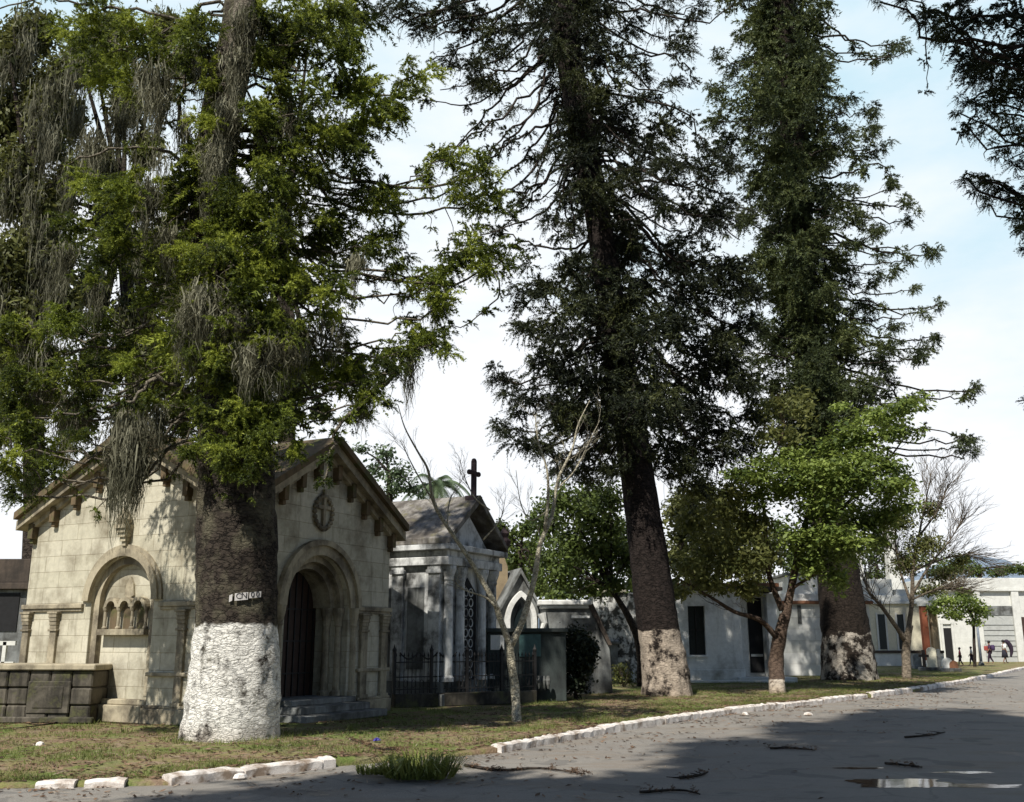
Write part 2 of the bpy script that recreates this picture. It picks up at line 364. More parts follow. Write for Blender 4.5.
# hills far away, distance haze put into their blue base colour
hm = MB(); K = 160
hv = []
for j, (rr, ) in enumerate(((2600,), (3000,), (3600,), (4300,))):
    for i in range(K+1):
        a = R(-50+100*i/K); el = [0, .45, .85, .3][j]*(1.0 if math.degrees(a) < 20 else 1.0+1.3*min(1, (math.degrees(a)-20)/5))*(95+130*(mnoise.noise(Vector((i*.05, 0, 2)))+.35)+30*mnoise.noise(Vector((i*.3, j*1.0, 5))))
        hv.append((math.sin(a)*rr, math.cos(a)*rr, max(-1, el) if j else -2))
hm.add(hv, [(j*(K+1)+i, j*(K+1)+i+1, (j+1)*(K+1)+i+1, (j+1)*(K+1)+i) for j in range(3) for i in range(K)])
tag(hm.build('hills', plain('hazy_hill_forest', (.17, .22, .28), .95, .12, .01), smooth=True), kind='structure')
# ------------------------------------------------------------------ foliage generators (numpy)
def unit(v): return v/np.maximum(1e-9, np.linalg.norm(v, axis=-1, keepdims=True))
def tuft(C, Rr, nshoot=40, nleaf=26, out=(0, 0, 0), droop=.45, leafk=.17, zs=.7, zb=.05, wk=.42, spread=.35):
    """a mop of spiky shoots: returns triangles (N,3,3)"""
    C = np.array(C, float); out = np.array(out, float)
    d = rng.normal(size=(nshoot, 3)); d = unit(d); d[:, 2] = d[:, 2]*zs+zb; d = unit(d+out*.6)
    st = C+d*Rr*rng.uniform(0, spread, (nshoot, 1))+rng.normal(size=(nshoot, 3))*Rr*.18*np.array([1, 1, .6])
    L = Rr*rng.uniform(.4, .95, (nshoot, 1))
    t = rng.uniform(.05, 1, (nshoot, nleaf, 1))
    P = st[:, None]+d[:, None]*L[:, None]*t; P[..., 2] -= (droop*L*t[..., 0]**2)
    T = np.repeat(d[:, None], nleaf, 1).copy(); T[..., 2] -= 2*droop*t[..., 0]; T = unit(T)
    r = unit(np.cross(T, rng.normal(size=T.shape)))
    ld = unit(T*.6+r*.8); ll = leafk*Rr*(1.15-.5*t)*rng.uniform(.5, 1.4, t.shape)*rng.uniform(.7, 1.4, (nshoot, 1, 1))
    side = unit(np.cross(ld, rng.normal(size=T.shape)))*ll*wk
    tri = np.stack([P-side*.5, P+side*.5, P+ld*ll], axis=2)
    # stem slivers
    s2 = unit(np.cross(d, rng.normal(size=d.shape)))*Rr*.018
    e = st+d*L; e[:, 2] -= droop*L[:, 0]
    stem = np.stack([st-s2, st+s2, e], axis=1)
    return np.concatenate([tri.reshape(-1, 3, 3), stem])
def leafcloud(C, rad, n, size, flat=.5, hollow=.35, aspect=.55, tilt=.8, droop=0.):
    """broad leaves spread through an ellipsoid: returns quads (n,4,3)"""
    C = np.array(C, float); rad = np.array(rad, float)
    d = unit(rng.normal(size=(n, 3))); rr = rng.uniform(hollow, 1, (n, 1))**.6*(1+.18*rng.normal(size=(n, 1)))
    P = C+d*rr*rad
    nrm = unit(np.array([0, 0, 1.0])*flat+rng.normal(size=(n, 3))*tilt*.6+d*.3)
    a = unit(np.cross(nrm, rng.normal(size=(n, 3)))); b = np.cross(nrm, a)
    s = size*rng.uniform(.6, 1.3, (n, 1))
    a[:, 2] -= droop
    return np.stack([P-a*s*.5, P+b*s*aspect*.5, P+a*s*.5, P-b*s*aspect*.5], axis=1)
def beard(C, w, h, n, blade=.02):
    """hanging beard moss: narrow wavy ribbons"""
    C = np.array(C, float); out = []
    base = C+rng.normal(size=(n, 3))*np.array([w*.4, w*.4, h*.12]); K = 5
    L = h*rng.uniform(.3, 1.05, (n, 1))*np.exp(-((base[:, :1]-C[0])/(w*.8))**2)
    a = rng.uniform(0, math.pi, n); side = np.stack([np.cos(a), np.sin(a), 0*a], 1)*blade*rng.uniform(.5, 1.3, (n, 1))
    pts = [base]
    for k in range(1, K+1):
        q = base.copy(); q[:, 2] -= L[:, 0]*k/K; q[:, :2] += rng.normal(size=(n, 2))*w*.11+np.sin(base[:, :2]*9+k)*w*.08
        pts.append(q)
    for k in range(K):
        s0 = side*(1-k/K*.75); s1 = side*(1-(k+1)/K*.85)
        out.append(np.stack([pts[k]-s0, pts[k]+s0, pts[k+1]+s1, pts[k+1]-s1], axis=1))
    return np.concatenate(out)
# ------------------------------------------------------------------ big bunya pines
def trunk_mesh(path, radii, ribs=.10, n=44, flare=0.0, rootn=7, seed=0, rings=90):
    sub = max(4, rings//(len(path)-1)); P = catmull(path, sub); Rr = lerp_list(radii, len(P)); m = MB(); vs = []
    z0 = P[0].z
    for i, p in enumerate(P):
        for j in range(n):
            th = 2*math.pi*j/n
            fl = flare*math.exp(-(p.z-z0)/.35)*(.6+.4*math.cos(rootn*th+seed))
            r = Rr[i]*(1+fl)
            q = Vector((math.cos(th)*2.2, math.sin(th)*2.2, p.z*.9+seed*7))
            r *= 1+ribs*.55*mnoise.noise(q)+ribs*.6*mnoise.noise(Vector((q.x*2.4, q.y*2.4, p.z*3.5)))+ribs*.35*mnoise.noise(Vector((q.x*5, q.y*5, p.z*9)))
            vs.append((p.x+math.cos(th)*r, p.y+math.sin(th)*r, p.z))
    k = len(P)
    fs = [(i*n+j, i*n+(j+1) % n, (i+1)*n+(j+1) % n, (i+1)*n+j) for i in range(k-1) for j in range(n)]
    fs.append(tuple((k-1)*n+j for j in range(n))); m.add(vs, fs); return m, P, Rr
def trunk_at(P, z):
    for a, b in zip(P, P[1:]):
        if a.z <= z <= b.z: return a.lerp(b, (z-a.z)/max(1e-6, b.z-a.z))
    return P[-1].copy() if z > P[-1].z else P[0].copy()
def bunya(name, label, Y, trunkpx, widths, clumps, mats, rad, top_z, rise=.25, limb_r=.04, shoots=40, nleaf=26, group=None,
          extra=20, flare=.15, extra_len=4.0, moss=None, lines=(), leafk=.17, depthk=.65, sag=.25, brights=None, whips=2, copies=2, sleeve=None):
    base = G(trunkpx[0][0], trunkpx[0][1]); path = []
    for i, (px, py) in enumerate(trunkpx):
        path.append(W(px, py, base.y)); 
    path[0] = Vector((base.x, base.y, -.25))
    radii = [w*.5*mpp(base.y) for w in widths]
    tp = path[-1]; lean = (path[-1]-path[-2]); lean = lean/max(.1, lean.z)
    path.append(tp+Vector((lean.x*.3*(top_z-tp.z), 0, top_z-tp.z))); radii.append(radii[-1]*.3)
    root = thing(name, label, 'tree', (base.x, base.y, 0), 0, group)
    tm, P, Rr = trunk_mesh(path, radii, flare=flare, seed=base.x); tm.build('trunk', mats[0], root, world=True, smooth=True)
    limbs = MB(); tris = []; tris2 = []
    def grow(c, r, dens=1.0, rs=None):
        zc = c.z; tr0 = trunk_at(P, zc); hd = math.hypot(c.x-tr0.x, c.y-tr0.y)
        zs_ = min(top_z-.5, zc + hd*(rise if rs is None else rs)*random.uniform(.7, 1.3)); s = trunk_at(P, zs_)
        d = c-s; mid = s+d*.5; mid.z -= sag*hd*.5; mid.z += .0
        q1 = s+d*.25; q1.z += .02*hd; tip = s+d*.85; tip.z -= sag*.35*hd
        mid += Vector((random.uniform(-1, 1), random.uniform(-1, 1), 0))*.05*hd
        pts = catmull([s, q1, mid, tip, c+Vector((0, 0, .15*r))], 4); lr = limb_r*(.5+hd/5.0)
        pts = [q+Vector((random.gauss(0, .025), random.gauss(0, .025), random.gauss(0, .02)))*min(3, hd) if 0 < k < len(pts)-1 else q for k, q in enumerate(pts)]
        for k in range(len(pts)//2, len(pts)-1):
            if hd > 1.2 and random.random() < .5: tris.append(tuft(pts[k], r*.42, 9, int(nleaf*.8), (0, 0, -.2), leafk=leafk*1.6))
        if hd > r*.7: limbs.tube(pts, lerp_list([lr, lr*.75, lr*.55, lr*.42, lr*.25], len(pts)), 5, False)
        out = np.array([c.x-tr0.x, c.y-tr0.y, 0])/max(.3, hd)
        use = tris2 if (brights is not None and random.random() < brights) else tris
        use.append(tuft(c, r, int(shoots*dens), nleaf, out*.55, leafk=leafk))
        # short foliage sleeves back along the limb and hanging whips
        for k in range(whips):
            q = pts[int(len(pts)*random.uniform(.45, .95))-1]
            a = random.uniform(0, 6.28); L = r*random.uniform(.8, 1.8)
            e = q+Vector((math.cos(a)*L*.35, math.sin(a)*L*.35, -L*.85)); m_ = (q+e)/2+Vector((math.cos(a), math.sin(a), 0))*L*.25
            limbs.tube(catmull([q, m_, e], 3), lerp_list([lr*.22, lr*.16, lr*.1], 7), 3, False)
            if random.random() < .6: tris.append(tuft(e, r*.38, max(6, int(shoots*.28)), int(nleaf*.8), (0, 0, -.5), leafk=leafk*1.5))
    for cl in clumps:
        px, py, rp = cl[:3]; dens = cl[3] if len(cl) > 3 else 1.0; dz = cl[4] if len(cl) > 4 else None
        w0 = W(px, py, base.y); tr0 = trunk_at(P, w0.z); dx = abs(w0.x-tr0.x); lim = math.sqrt(max(.05, rad**2-dx*dx))
        off = random.uniform(-1, 1)*lim*depthk if dz is None else dz
        if dz is None and abs(off) < .9 and dx < .8: off = -random.uniform(.9, 1.6)
        c = W(px+random.uniform(-3, 3), py+random.uniform(-3, 3), base.y+off)
        grow(c, rp*mpp(base.y+off)*1.12, dens)
        for k in range(copies):
            o2 = off+random.uniform(-1, 1)*rp*mpp(base.y)*1.6
            c = W(px+random.uniform(-.75, .75)*rp, py+random.uniform(-.75, .75)*rp, base.y+o2)
            tr0 = trunk_at(P, c.z); out = np.array([c.x-tr0.x, c.y-tr0.y, 0])/max(.3, math.hypot(c.x-tr0.x, c.y-tr0.y))
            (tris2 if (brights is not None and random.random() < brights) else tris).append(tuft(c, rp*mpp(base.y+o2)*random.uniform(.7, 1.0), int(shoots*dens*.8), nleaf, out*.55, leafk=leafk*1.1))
    zt = W(500, 0, base.y).z
    for i in range(extra):
        z = random.uniform(zt+1.0, top_z-.5); a = random.uniform(0, 6.28); hd = extra_len*random.uniform(.5, 1)*(1.15-(z-zt)/(top_z-zt+.1)*.75)
        tr0 = trunk_at(P, z); grow(tr0+Vector((math.cos(a)*hd, math.sin(a)*hd, 0)), extra_len*.24, .8)
    if sleeve:
        z0_, z1_, ns, rr = sleeve
        for i in range(ns):
            z = z0_+(z1_-z0_)*(i+random.random())/ns; a = random.uniform(0, 6.28); tr0 = trunk_at(P, z); hr = float(np.interp(z, [p.z for p in P], Rr))+rr*random.uniform(.1, .7)
            c = tr0+Vector((math.cos(a)*hr, math.sin(a)*hr, 0)); grow(c, rr*random.uniform(.7, 1.2), 1.0, .2)
    for ln in lines:
        yo = ln[0]; pts = catmull([W(px, py, base.y+yo*min(1, i/1.5)) for i, (px, py) in enumerate(ln[2])], 5)
        sc_ = base.y/1000
        pts = [q+Vector((random.gauss(0, 1.6), random.gauss(0, 2), random.gauss(0, 1.6)))*sc_ if 0 < k < len(pts)-1 else q for k, q in enumerate(pts)]
        limbs.tube(pts, lerp_list([ln[1], ln[1]*.7, ln[1]*.35], len(pts)), 5, False)
        for k in range(len(pts)//3, len(pts)):
            if random.random() < .45: tris.append(tuft(pts[k], random.uniform(7, 13)*sc_, 10, nleaf, (0, 0, -.3), leafk=leafk*1.8))
    limbs.build('branches', mats[2], root, world=True, smooth=True)
    tri_object('crown', np.concatenate(tris), mats[1], root)
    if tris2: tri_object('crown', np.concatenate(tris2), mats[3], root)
    if moss:
        ms = []
        for (px, py, w, h, n, dz) in moss:
            k = mpp(base.y+dz); ms.append(beard(W(px, py, base.y+dz), w*k, h*k, int(n*2.2), .011*base.y/17))
        tri_object('hanging_moss', np.concatenate(ms), M['moss'], root, nper=4)
    return root, P
# ---- near tree (leftmost of the three)
A1 = [(339,55,30),(360,85,32),(320,95,26),(366,120,34),(345,140,30),(318,130,24),(390,110,18),(417,78,22),(294,126,24),(285,150,22),
 (310,170,20),(384,192,28),(365,185,24),(336,215,26),(320,232,22),(300,210,20),(255,210,28),(275,225,22),(240,190,20),(450,162,22),(488,168,18),(485,200,22),(462,182,16),(425,175,14),
 (258,262,34),(285,278,28),(312,250,24),(336,282,24),(324,308,20),(360,247,26),(383,238,24),(235,250,28),(215,285,24),(230,300,24),(400,262,16),
 (336,378,28),(348,358,26),(318,365,18),(399,352,24),(435,340,20),(412,330,20),(372,395,18),(360,415,16),(388,372,16),(435,280,26),(455,262,22),(473,250,26),(500,262,22),(415,290,14),(440,305,14),
 (276,411,22),(270,435,22),(250,445,22),(298,447,14),(255,415,20),(290,395,16),(305,345,14),(345,335,12),
 (105,262,26),(120,240,24),(85,250,20),(75,225,20),(112,195,28),(90,185,22),(130,180,20),(140,215,22),(155,240,22),(175,225,20),(170,265,20),(150,290,22),(190,250,20),
 (60,320,24),(80,335,24),(115,342,28),(100,320,18),(112,368,22),(135,355,18),(45,355,18),(70,370,18),(150,330,14),
 (90,40,26),(120,55,26),(150,45,26),(175,60,24),(140,75,22),(110,80,20),(165,90,20),(190,30,22),(200,55,18),(130,20,22),(95,15,20),(60,30,18),
 (290,25,28),(320,20,26),(350,15,20),(270,55,24),(280,90,24),(262,120,20),(300,50,22),(265,20,26),(340,35,18),(270,170,22),(260,150,16),
 (30,375,22),(20,405,22),(50,400,20),(80,400,18),(30,435,24),(60,445,20),(10,460,22),(20,485,20),(45,470,16),(80,432,14),(0,430,20),(5,380,20),
 (150,400,16),(165,375,18),(185,400,20),(180,430,18),(215,440,20),(235,470,14),(0,340,22),(20,320,20),(205,345,24),(235,340,26),(265,345,26),(285,330,20),(220,385,26),(250,385,26),(200,310,22),(262,318,20),(185,320,16),
 (275,370,22),(240,420,24),(215,415,22),(195,365,20),(195,455,16),(255,465,16),(225,455,18)]
A1 = [(c[0], c[1], c[2], .95) for c in A1]
A1_FRONT = [(205,30,22),(198,75,20),(208,120,20),(200,160,22),(222,195,22),(250,215,20),(262,60,20),(258,110,18),(255,15,18),(215,90,14),(280,185,20),(300,160,20)]
A1 += [(a, b, c, 1.0, -random.uniform(.7, 1.5)) for a, b, c in A1_FRONT]
for i in range(len(A1)):
    if len(A1[i]) > 4: continue
    px, py, r, d = A1[i]
    if px < 170 and py > 380: A1[i] = (px, py, r, d, random.uniform(-1.5, 1.0))
    elif 190 < px < 290 and py > 300: A1[i] = (px, py, r, d, -random.uniform(.7, 1.5))
moss1 = [(155,75,26,75,150,-1.2),(160,95,18,60,90,-1.3),(205,300,34,85,260,-1.3),(190,320,24,70,120,-1.2),(232,320,26,60,120,-1.3),(130,430,26,115,190,-.8),(140,440,20,90,120,-.9),(118,455,14,85,80,-.7),
 (45,350,26,90,150,.2),(30,330,20,90,90,.4),(150,190,20,70,90,-1),(185,120,16,60,60,-.8),(170,235,18,60,80,-1),(275,350,30,60,160,-1.4),(300,330,20,60,90,-1.0),
 (245,20,22,80,120,-1.2),(238,60,22,70,120,-1.3),(228,110,20,80,120,-1.3),(215,150,22,60,110,-1.3),(205,60,18,60,80,-1),(290,110,14,60,50,-.6),(365,390,14,50,40,-.3),(410,360,14,60,50,.1),(435,300,10,50,30,.3),(330,320,26,60,80,-.5),(95,140,20,80,90,.4),(120,120,16,60,70,.4),
 (250,350,22,60,130,-1.5),(75,400,20,70,90,0),(355,260,14,50,50,-.4),(210,180,14,60,80,-.8),(100,280,16,60,60,-.3),(160,410,14,60,60,-.8),(65,250,16,60,60,.3)]
tree1, P1 = bunya('bunya_pine', 'huge bunya pine with a bright white painted trunk in front of the beige mausoleum', 17.2,
 [(230,742),(234,690),(237,620),(237,540),(236,470),(232,400),(222,300),(213,200),(224,100),(243,0)], [96,88,80,79,76,70,58,46,44,40],
 A1, (M['bark1'], M['bunya_a'], M['bark_limb'], M['bunya_sunlit']), 3.2, 21, rise=.15, limb_r=.035, shoots=34, nleaf=40, extra=26, extra_len=3.2, moss=moss1,
 lines=[(-1.0,.045,[(213,410),(160,378),(135,400),(100,407),(35,418)]), (-.6,.03,[(215,130),(190,120),(165,125),(150,140)]), (-.8,.04,[(210,180),(160,150),(110,150),(60,165)]),
        (-.5,.035,[(225,30),(150,12),(90,6),(40,0),(-10,12)]), (-.8,.05,[(213,200),(180,120),(188,70),(175,20)]), (.3,.03,[(300,330),(360,345),(410,352)]), (.3,.02,[(470,225),(500,290),(470,320),(430,330)]),
        (-.8,.035,[(255,420),(320,395),(365,375),(395,372)]), (-1.0,.05,[(395,372),(372,395),(345,420),(333,445),(323,482)])],
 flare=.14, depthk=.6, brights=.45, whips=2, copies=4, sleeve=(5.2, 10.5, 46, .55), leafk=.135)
# light weathered limb climbing beside the main stem
lm = MB(); pts = catmull([W(216,175,16.5), W(222,130,16.4), W(236,70,16.5), W(246,0,16.6), W(252,-60,16.8)], 6)
lm.tube(pts, lerp_list([.18, .22, .23, .2, .15], len(pts)), 20, True, .2)
lm.build('limb', M['bark_limb'], tree1, world=True, smooth=True)
# ---- middle tree
A2 = [(499,376,15),(529,395,25),(512,385,15),(499,427,14),(516,440,18),(535,445,15),(545,366,28),(529,327,20),(558,327,25),(545,285,28),(525,290,14),(567,272,28),(603,268,32),(577,304,30),(603,333,38),(577,382,38),(610,375,38),(652,343,38),(630,300,34),
 (648,285,30),(674,259,28),(700,259,28),(733,265,26),(720,291,28),(687,295,28),(681,327,34),(706,345,28),(726,333,32),(733,359,32),(707,369,32),(681,382,34),(655,395,34),(642,421,28),(661,447,28),(700,447,28),(674,421,25),(733,434,22),(749,414,18),(740,385,22),
 (577,421,28),(593,421,28),(561,427,20),(545,447,18),(603,447,25),(577,465,20),(625,440,24),(615,465,20),(690,470,22),(720,460,20),(560,400,22),(620,405,28),(700,405,26),(565,350,26),(625,250,24),(640,240,20),(715,420,22),(745,445,16),(672,475,18),(590,480,16),(560,470,14),
 (516,33,18),(498,54,18),(489,87,16),(528,6,18),(594,33,24),(630,30,18),(606,51,24),(642,66,18),(678,36,18),(684,51,15),(695,6,18),(665,6,18),(594,90,32),(636,102,20),(672,84,15),(582,129,24),(579,156,24),(630,129,24),(660,132,28),(648,150,24),(690,159,24),(720,162,20),(670,165,22),
 (690,205,24),(720,212,22),(660,210,24),(702,230,22),(552,219,14),(552,147,14),(534,156,11),(600,218,26),(443,9,26),(467,24,26),(408,16,20),(425,27,16),(473,63,20),(494,81,20),(449,60,15),(497,30,24),(555,60,14),(575,75,18),(575,20,26),(560,45,20),(590,185,26),(620,180,22),(600,10,26),(565,105,16),(605,130,24),
 (625,215,18),(640,190,18),(545,10,20),(510,110,10),(525,200,10),(745,290,16),(742,320,16),(396,5,16),(380,15,14)]
L2 = []
for (a, b, c, d) in [((548,60),(515,80),(470,105),(425,100)),((550,75),(510,110),(465,140),(430,160)),((552,90),(520,130),(480,165),(440,185)),((556,110),(530,150),(490,185),(455,200)),((560,130),(535,165),(500,200),(470,212)),
 ((545,30),(520,60),(480,80),(440,90)),((562,150),(540,185),(515,215),(490,235)),((565,165),(530,190),(490,195),(450,195)),((570,180),(545,210),(520,222),(480,235)),((550,50),(500,100),(470,130),(440,170)),
 ((548,20),(500,30),(460,50),(425,62)),((556,100),(545,150),(530,190),(505,215)),((575,40),(620,60),(660,100),(692,130)),((580,60),(630,55),(680,60),(700,85)),((585,90),(640,100),(690,115),(705,150)),((580,20),(640,10),(700,22),(735,5)),
 ((600,205),(640,195),(700,215),(740,240)),((600,190),(660,180),(710,190),(750,210)),((598,240),(560,250),(520,240),(480,225)),((600,160),(640,170),(680,185),(720,180)),((585,110),(620,140),(650,175),(690,190)),
 ((590,150),(575,185),(572,215),(576,245)),((585,140),(560,190),(568,220),(570,240)),((560,120),(530,130),(500,150),(470,185)),((545,70),(535,110),(500,140),(480,175)),((570,170),(560,200),(555,225),(560,250))]:
    L2.append((random.uniform(-2.5, 2.5), .05, [a, b, c, d]))
A2 = [(a, b, r) if not (a > 660 and b > 240) else (a, b, r, 1.0, random.uniform(.2, 3.4)) for a, b, r in A2]
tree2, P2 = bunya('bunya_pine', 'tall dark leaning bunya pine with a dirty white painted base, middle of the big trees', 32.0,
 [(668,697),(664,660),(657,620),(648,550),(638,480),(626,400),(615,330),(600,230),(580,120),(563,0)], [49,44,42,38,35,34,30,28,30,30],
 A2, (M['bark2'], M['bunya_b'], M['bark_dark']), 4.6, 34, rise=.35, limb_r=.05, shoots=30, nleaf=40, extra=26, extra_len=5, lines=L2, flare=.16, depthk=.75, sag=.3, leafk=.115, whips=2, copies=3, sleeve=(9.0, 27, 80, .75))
# ---- far tree (right)
A3 = [(779,18,32),(762,20,26),(800,18,28),(779,54,32),(806,45,28),(815,69,24),(761,69,24),(788,84,32),(820,82,18),(758,96,24),(782,105,28),(805,105,22),(749,120,22),(785,132,28),(782,156,30),(764,155,22),(770,0,28),(800,-5,26),
 (842,99,14),(866,114,14),(872,126,15),(848,135,16),(830,120,16),(884,147,9),(857,156,16),(830,150,16),(818,165,18),(893,186,9),(908,204,12),(905,222,9),(860,216,16),(848,192,12),(812,186,18),(839,207,16),(878,230,9),(824,228,16),(755,186,18),(764,204,18),(746,222,18),
 (720,54,9),(728,69,14),(713,90,14),(716,120,16),(734,105,20),(735,140,18),(730,165,16),(745,60,12),(790,185,24),(785,215,24),(800,235,22),
 (798,252,26),(766,256,24),(759,285,20),(805,298,26),(876,230,12),(931,252,11),(908,256,9),(895,272,12),(870,282,13),(880,255,10),(912,291,8),(837,262,14),(847,246,14),(824,291,14),(938,304,9),(921,314,9),(866,311,14),(895,324,11),(934,340,9),(918,353,10),(925,346,7),(883,343,17),(853,340,18),(834,333,18),(870,363,18),(883,379,14),(811,317,22),(805,343,18),
 (847,395,28),(830,370,22),(863,411,22),(821,382,24),(837,411,26),(759,359,14),(779,340,16),(759,327,16),(779,382,12),(756,388,16),(915,395,7),(903,402,8),(976,388,9),(970,440,12),(960,447,8),(972,452,8),(785,280,22),(790,320,22),(800,370,22),(780,300,18),(850,310,12),(845,280,12),(770,230,16),(820,350,18),(860,385,20),(820,420,20),(800,400,20),(775,410,16),(790,430,16),(745,300,14),(745,345,12),(850,430,18)]
L3 = [(0,.06,[(812,180),(850,172),(880,165),(893,186)]),(1,.05,[(806,240),(860,245),(905,248),(932,250)]),(-1,.05,[(808,300),(860,300),(910,315),(938,304)]),(1,.05,[(815,360),(880,350),(915,360),(935,340)]),
 (-1,.06,[(820,380),(880,385),(900,400),(950,398),(975,388)]),(-1,.05,[(825,400),(880,425),(930,430),(968,440)]),(1,.05,[(805,200),(850,200),(880,205),(908,204)]),(2,.04,[(800,205),(770,210),(745,220),(725,235)]),
 (0,.06,[(800,35),(845,38),(860,50),(880,62),(893,50)])]
A3 += [(896,46,12),(886,58,6),(905,50,7)]
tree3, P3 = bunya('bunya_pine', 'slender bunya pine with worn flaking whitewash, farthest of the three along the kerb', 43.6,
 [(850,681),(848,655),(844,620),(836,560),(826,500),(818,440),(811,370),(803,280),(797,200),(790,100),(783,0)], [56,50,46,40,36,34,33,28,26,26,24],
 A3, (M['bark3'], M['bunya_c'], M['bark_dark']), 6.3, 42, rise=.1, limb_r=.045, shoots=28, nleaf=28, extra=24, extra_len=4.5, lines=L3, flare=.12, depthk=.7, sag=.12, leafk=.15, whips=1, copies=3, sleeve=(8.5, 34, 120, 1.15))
# ---- boughs reaching in at the top right, from a pine standing right of the view
A4 = [(926,15,20),(950,24,28),(980,18,30),(1010,18,32),(945,42,20),(965,50,24),(994,54,32),(1018,60,34),(974,78,18),(1010,90,24),(968,100,12),(991,102,18),(958,111,8),(968,126,8),(1010,126,20),(985,125,14),(1003,150,14),(1018,162,14),(1030,140,20),
 (968,177,12),(985,184,15),(1000,192,14),(1012,197,16),(1022,208,16),(990,204,10),(1024,225,12),(1040,180,26),(1050,60,40),(1060,120,40),(1075,20,40),(1050,230,24),(1090,80,50),(1030,400,10),(905,3,12),(878,2,9),(1026,250,9),(1045,395,16),(1030,30,30),(1080,200,40),(1100,150,40),(1120,40,50),(1110,260,40)]
A4 = [(a, b, c, 1.1, random.uniform(-1.2, 1.2)) for a, b, c in A4]
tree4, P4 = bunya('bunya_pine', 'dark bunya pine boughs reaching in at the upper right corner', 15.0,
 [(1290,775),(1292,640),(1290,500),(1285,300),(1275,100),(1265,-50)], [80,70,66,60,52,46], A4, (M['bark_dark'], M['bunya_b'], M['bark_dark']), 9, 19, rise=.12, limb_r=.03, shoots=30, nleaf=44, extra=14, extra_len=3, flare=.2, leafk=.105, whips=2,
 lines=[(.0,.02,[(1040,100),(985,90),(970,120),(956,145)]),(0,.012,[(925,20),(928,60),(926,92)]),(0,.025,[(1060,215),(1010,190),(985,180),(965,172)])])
# ---- trees outside the view that shade the road, plus two added to block sky light
def shade_tree(x, y, h, z0, rad, n, label, seed):
    random.seed(seed)
    root = thing('bunya_pine', label, 'tree', (x, y, 0))
    tm, P, Rr = trunk_mesh([Vector((x, y, -.3)), Vector((x+.1, y, h*.35)), Vector((x, y+.2, h*.7)), Vector((x, y, h))], [.5, .4, .28, .08], flare=.2, seed=x)
    tm.build('trunk', M['bark_dark'], root, world=True, smooth=True)
    limbs = MB(); tr = []
    for i in range(n):
        z = random.uniform(z0, h-.3); a = random.uniform(0, 6.28); hd = rad*random.uniform(.25, 1)*(1.1-.6*(z-z0)/(h-z0))
        t0 = trunk_at(P, z); c = t0+Vector((math.cos(a)*hd, math.sin(a)*hd, -.15*hd)); pts = catmull([t0, t0.lerp(c, .5)+Vector((0, 0, -.1*hd)), c], 3)
        limbs.tube(pts, lerp_list([.06, .03, .015], len(pts)), 4, False); tr.append(tuft(c, random.uniform(.9, 1.4), 34, 14, (math.cos(a)*.4, math.sin(a)*.4, 0), leafk=.3, wk=.5))
    limbs.build('branches', M['bark_dark'], root, world=True); tri_object('crown', np.concatenate(tr), M['bunya_b'], root)
shade_tree(-7.6, -1.3, 18, 9, 3.4, 150, 'shortest bunya pine standing left of the viewpoint', 1)
shade_tree(-4.4, -5.0, 41, 29, 3.2, 95, 'tallest bunya pine standing behind the viewpoint', 2)
shade_tree(-4.4, -3.2, 27, 13, 3.2, 110, 'middle-height bunya pine standing close behind the viewpoint', 3)
shade_tree(-0.8, -8.0, 41, 25, 3.8, 105, 'tall bunya pine standing far behind the viewpoint', 6)
shade_tree(15.5, 3.5, 22, 3, 5.2, 190, 'unseen bunya pine added across the road to block sky light, nearest on the right', 7)  # this and the next tree are added out of view to dim the sky light
shade_tree(21.5, 11.0, 24, 3, 5.2, 190, 'unseen bunya pine added across the road to block sky light, farthest on the right', 9)
shade_tree(5.0, -4.5, 30, 13, 4.0, 150, 'bunya pine standing behind and right of the viewpoint', 4)
random.seed(21)
# ------------------------------------------------------------------ smaller trees
def branch_tree(root, segs, mat, twigs=0, tw_len=.5, tw_r=.008, name='trunk', part='branches', gen=2, up=.5, spread=.7):
    """segs: list of (pts, r0, r1); first is the trunk"""
    pts = catmull(segs[0][0], 6); m = MB(); m.tube(pts, lerp_list([segs[0][1], segs[0][2]], len(pts)), 12, True, .2); m.build(name, mat, root, world=True, smooth=True)
    b = MB(); tips = []
    for (p, r0, r1) in segs[1:]:
        q = catmull(p, 5); b.tube(q, lerp_list([r0, r1], len(q)), 8, True, .15); tips.append((q, r1))
    def tw(p, d, L, r, g):
        d = d.normalized(); e = p+d*L; m1 = p+d*L*.5+Vector((random.uniform(-1, 1), random.uniform(-1, 1), random.uniform(-.5, 1)))*L*.12
        b.tube([p, m1, e], [r, r*.75, r*.45], 4, False)
        if g > 0:
            for k in range(random.randint(2, 3)):
                s = p.lerp(e, random.uniform(.4, 1)); nd = d+Vector((random.uniform(-1, 1), random.uniform(-1, 1), random.uniform(-.3, up)))*spread
                tw(s, nd, L*random.uniform(.45, .75), r*.6, g-1)
    for q, r1 in tips:
        for k in range(twigs):
            i = random.randint(len(q)//3, len(q)-2); d = (q[i+1]-q[i]).normalized()+Vector((random.uniform(-1, 1), random.uniform(-1, 1), random.uniform(-.2, up)))*spread
            tw(q[i], d, tw_len*random.uniform(.6, 1.3), max(tw_r, r1*.6), gen)
    if len(b.v): b.build(part, mat, root, world=True, smooth=True)
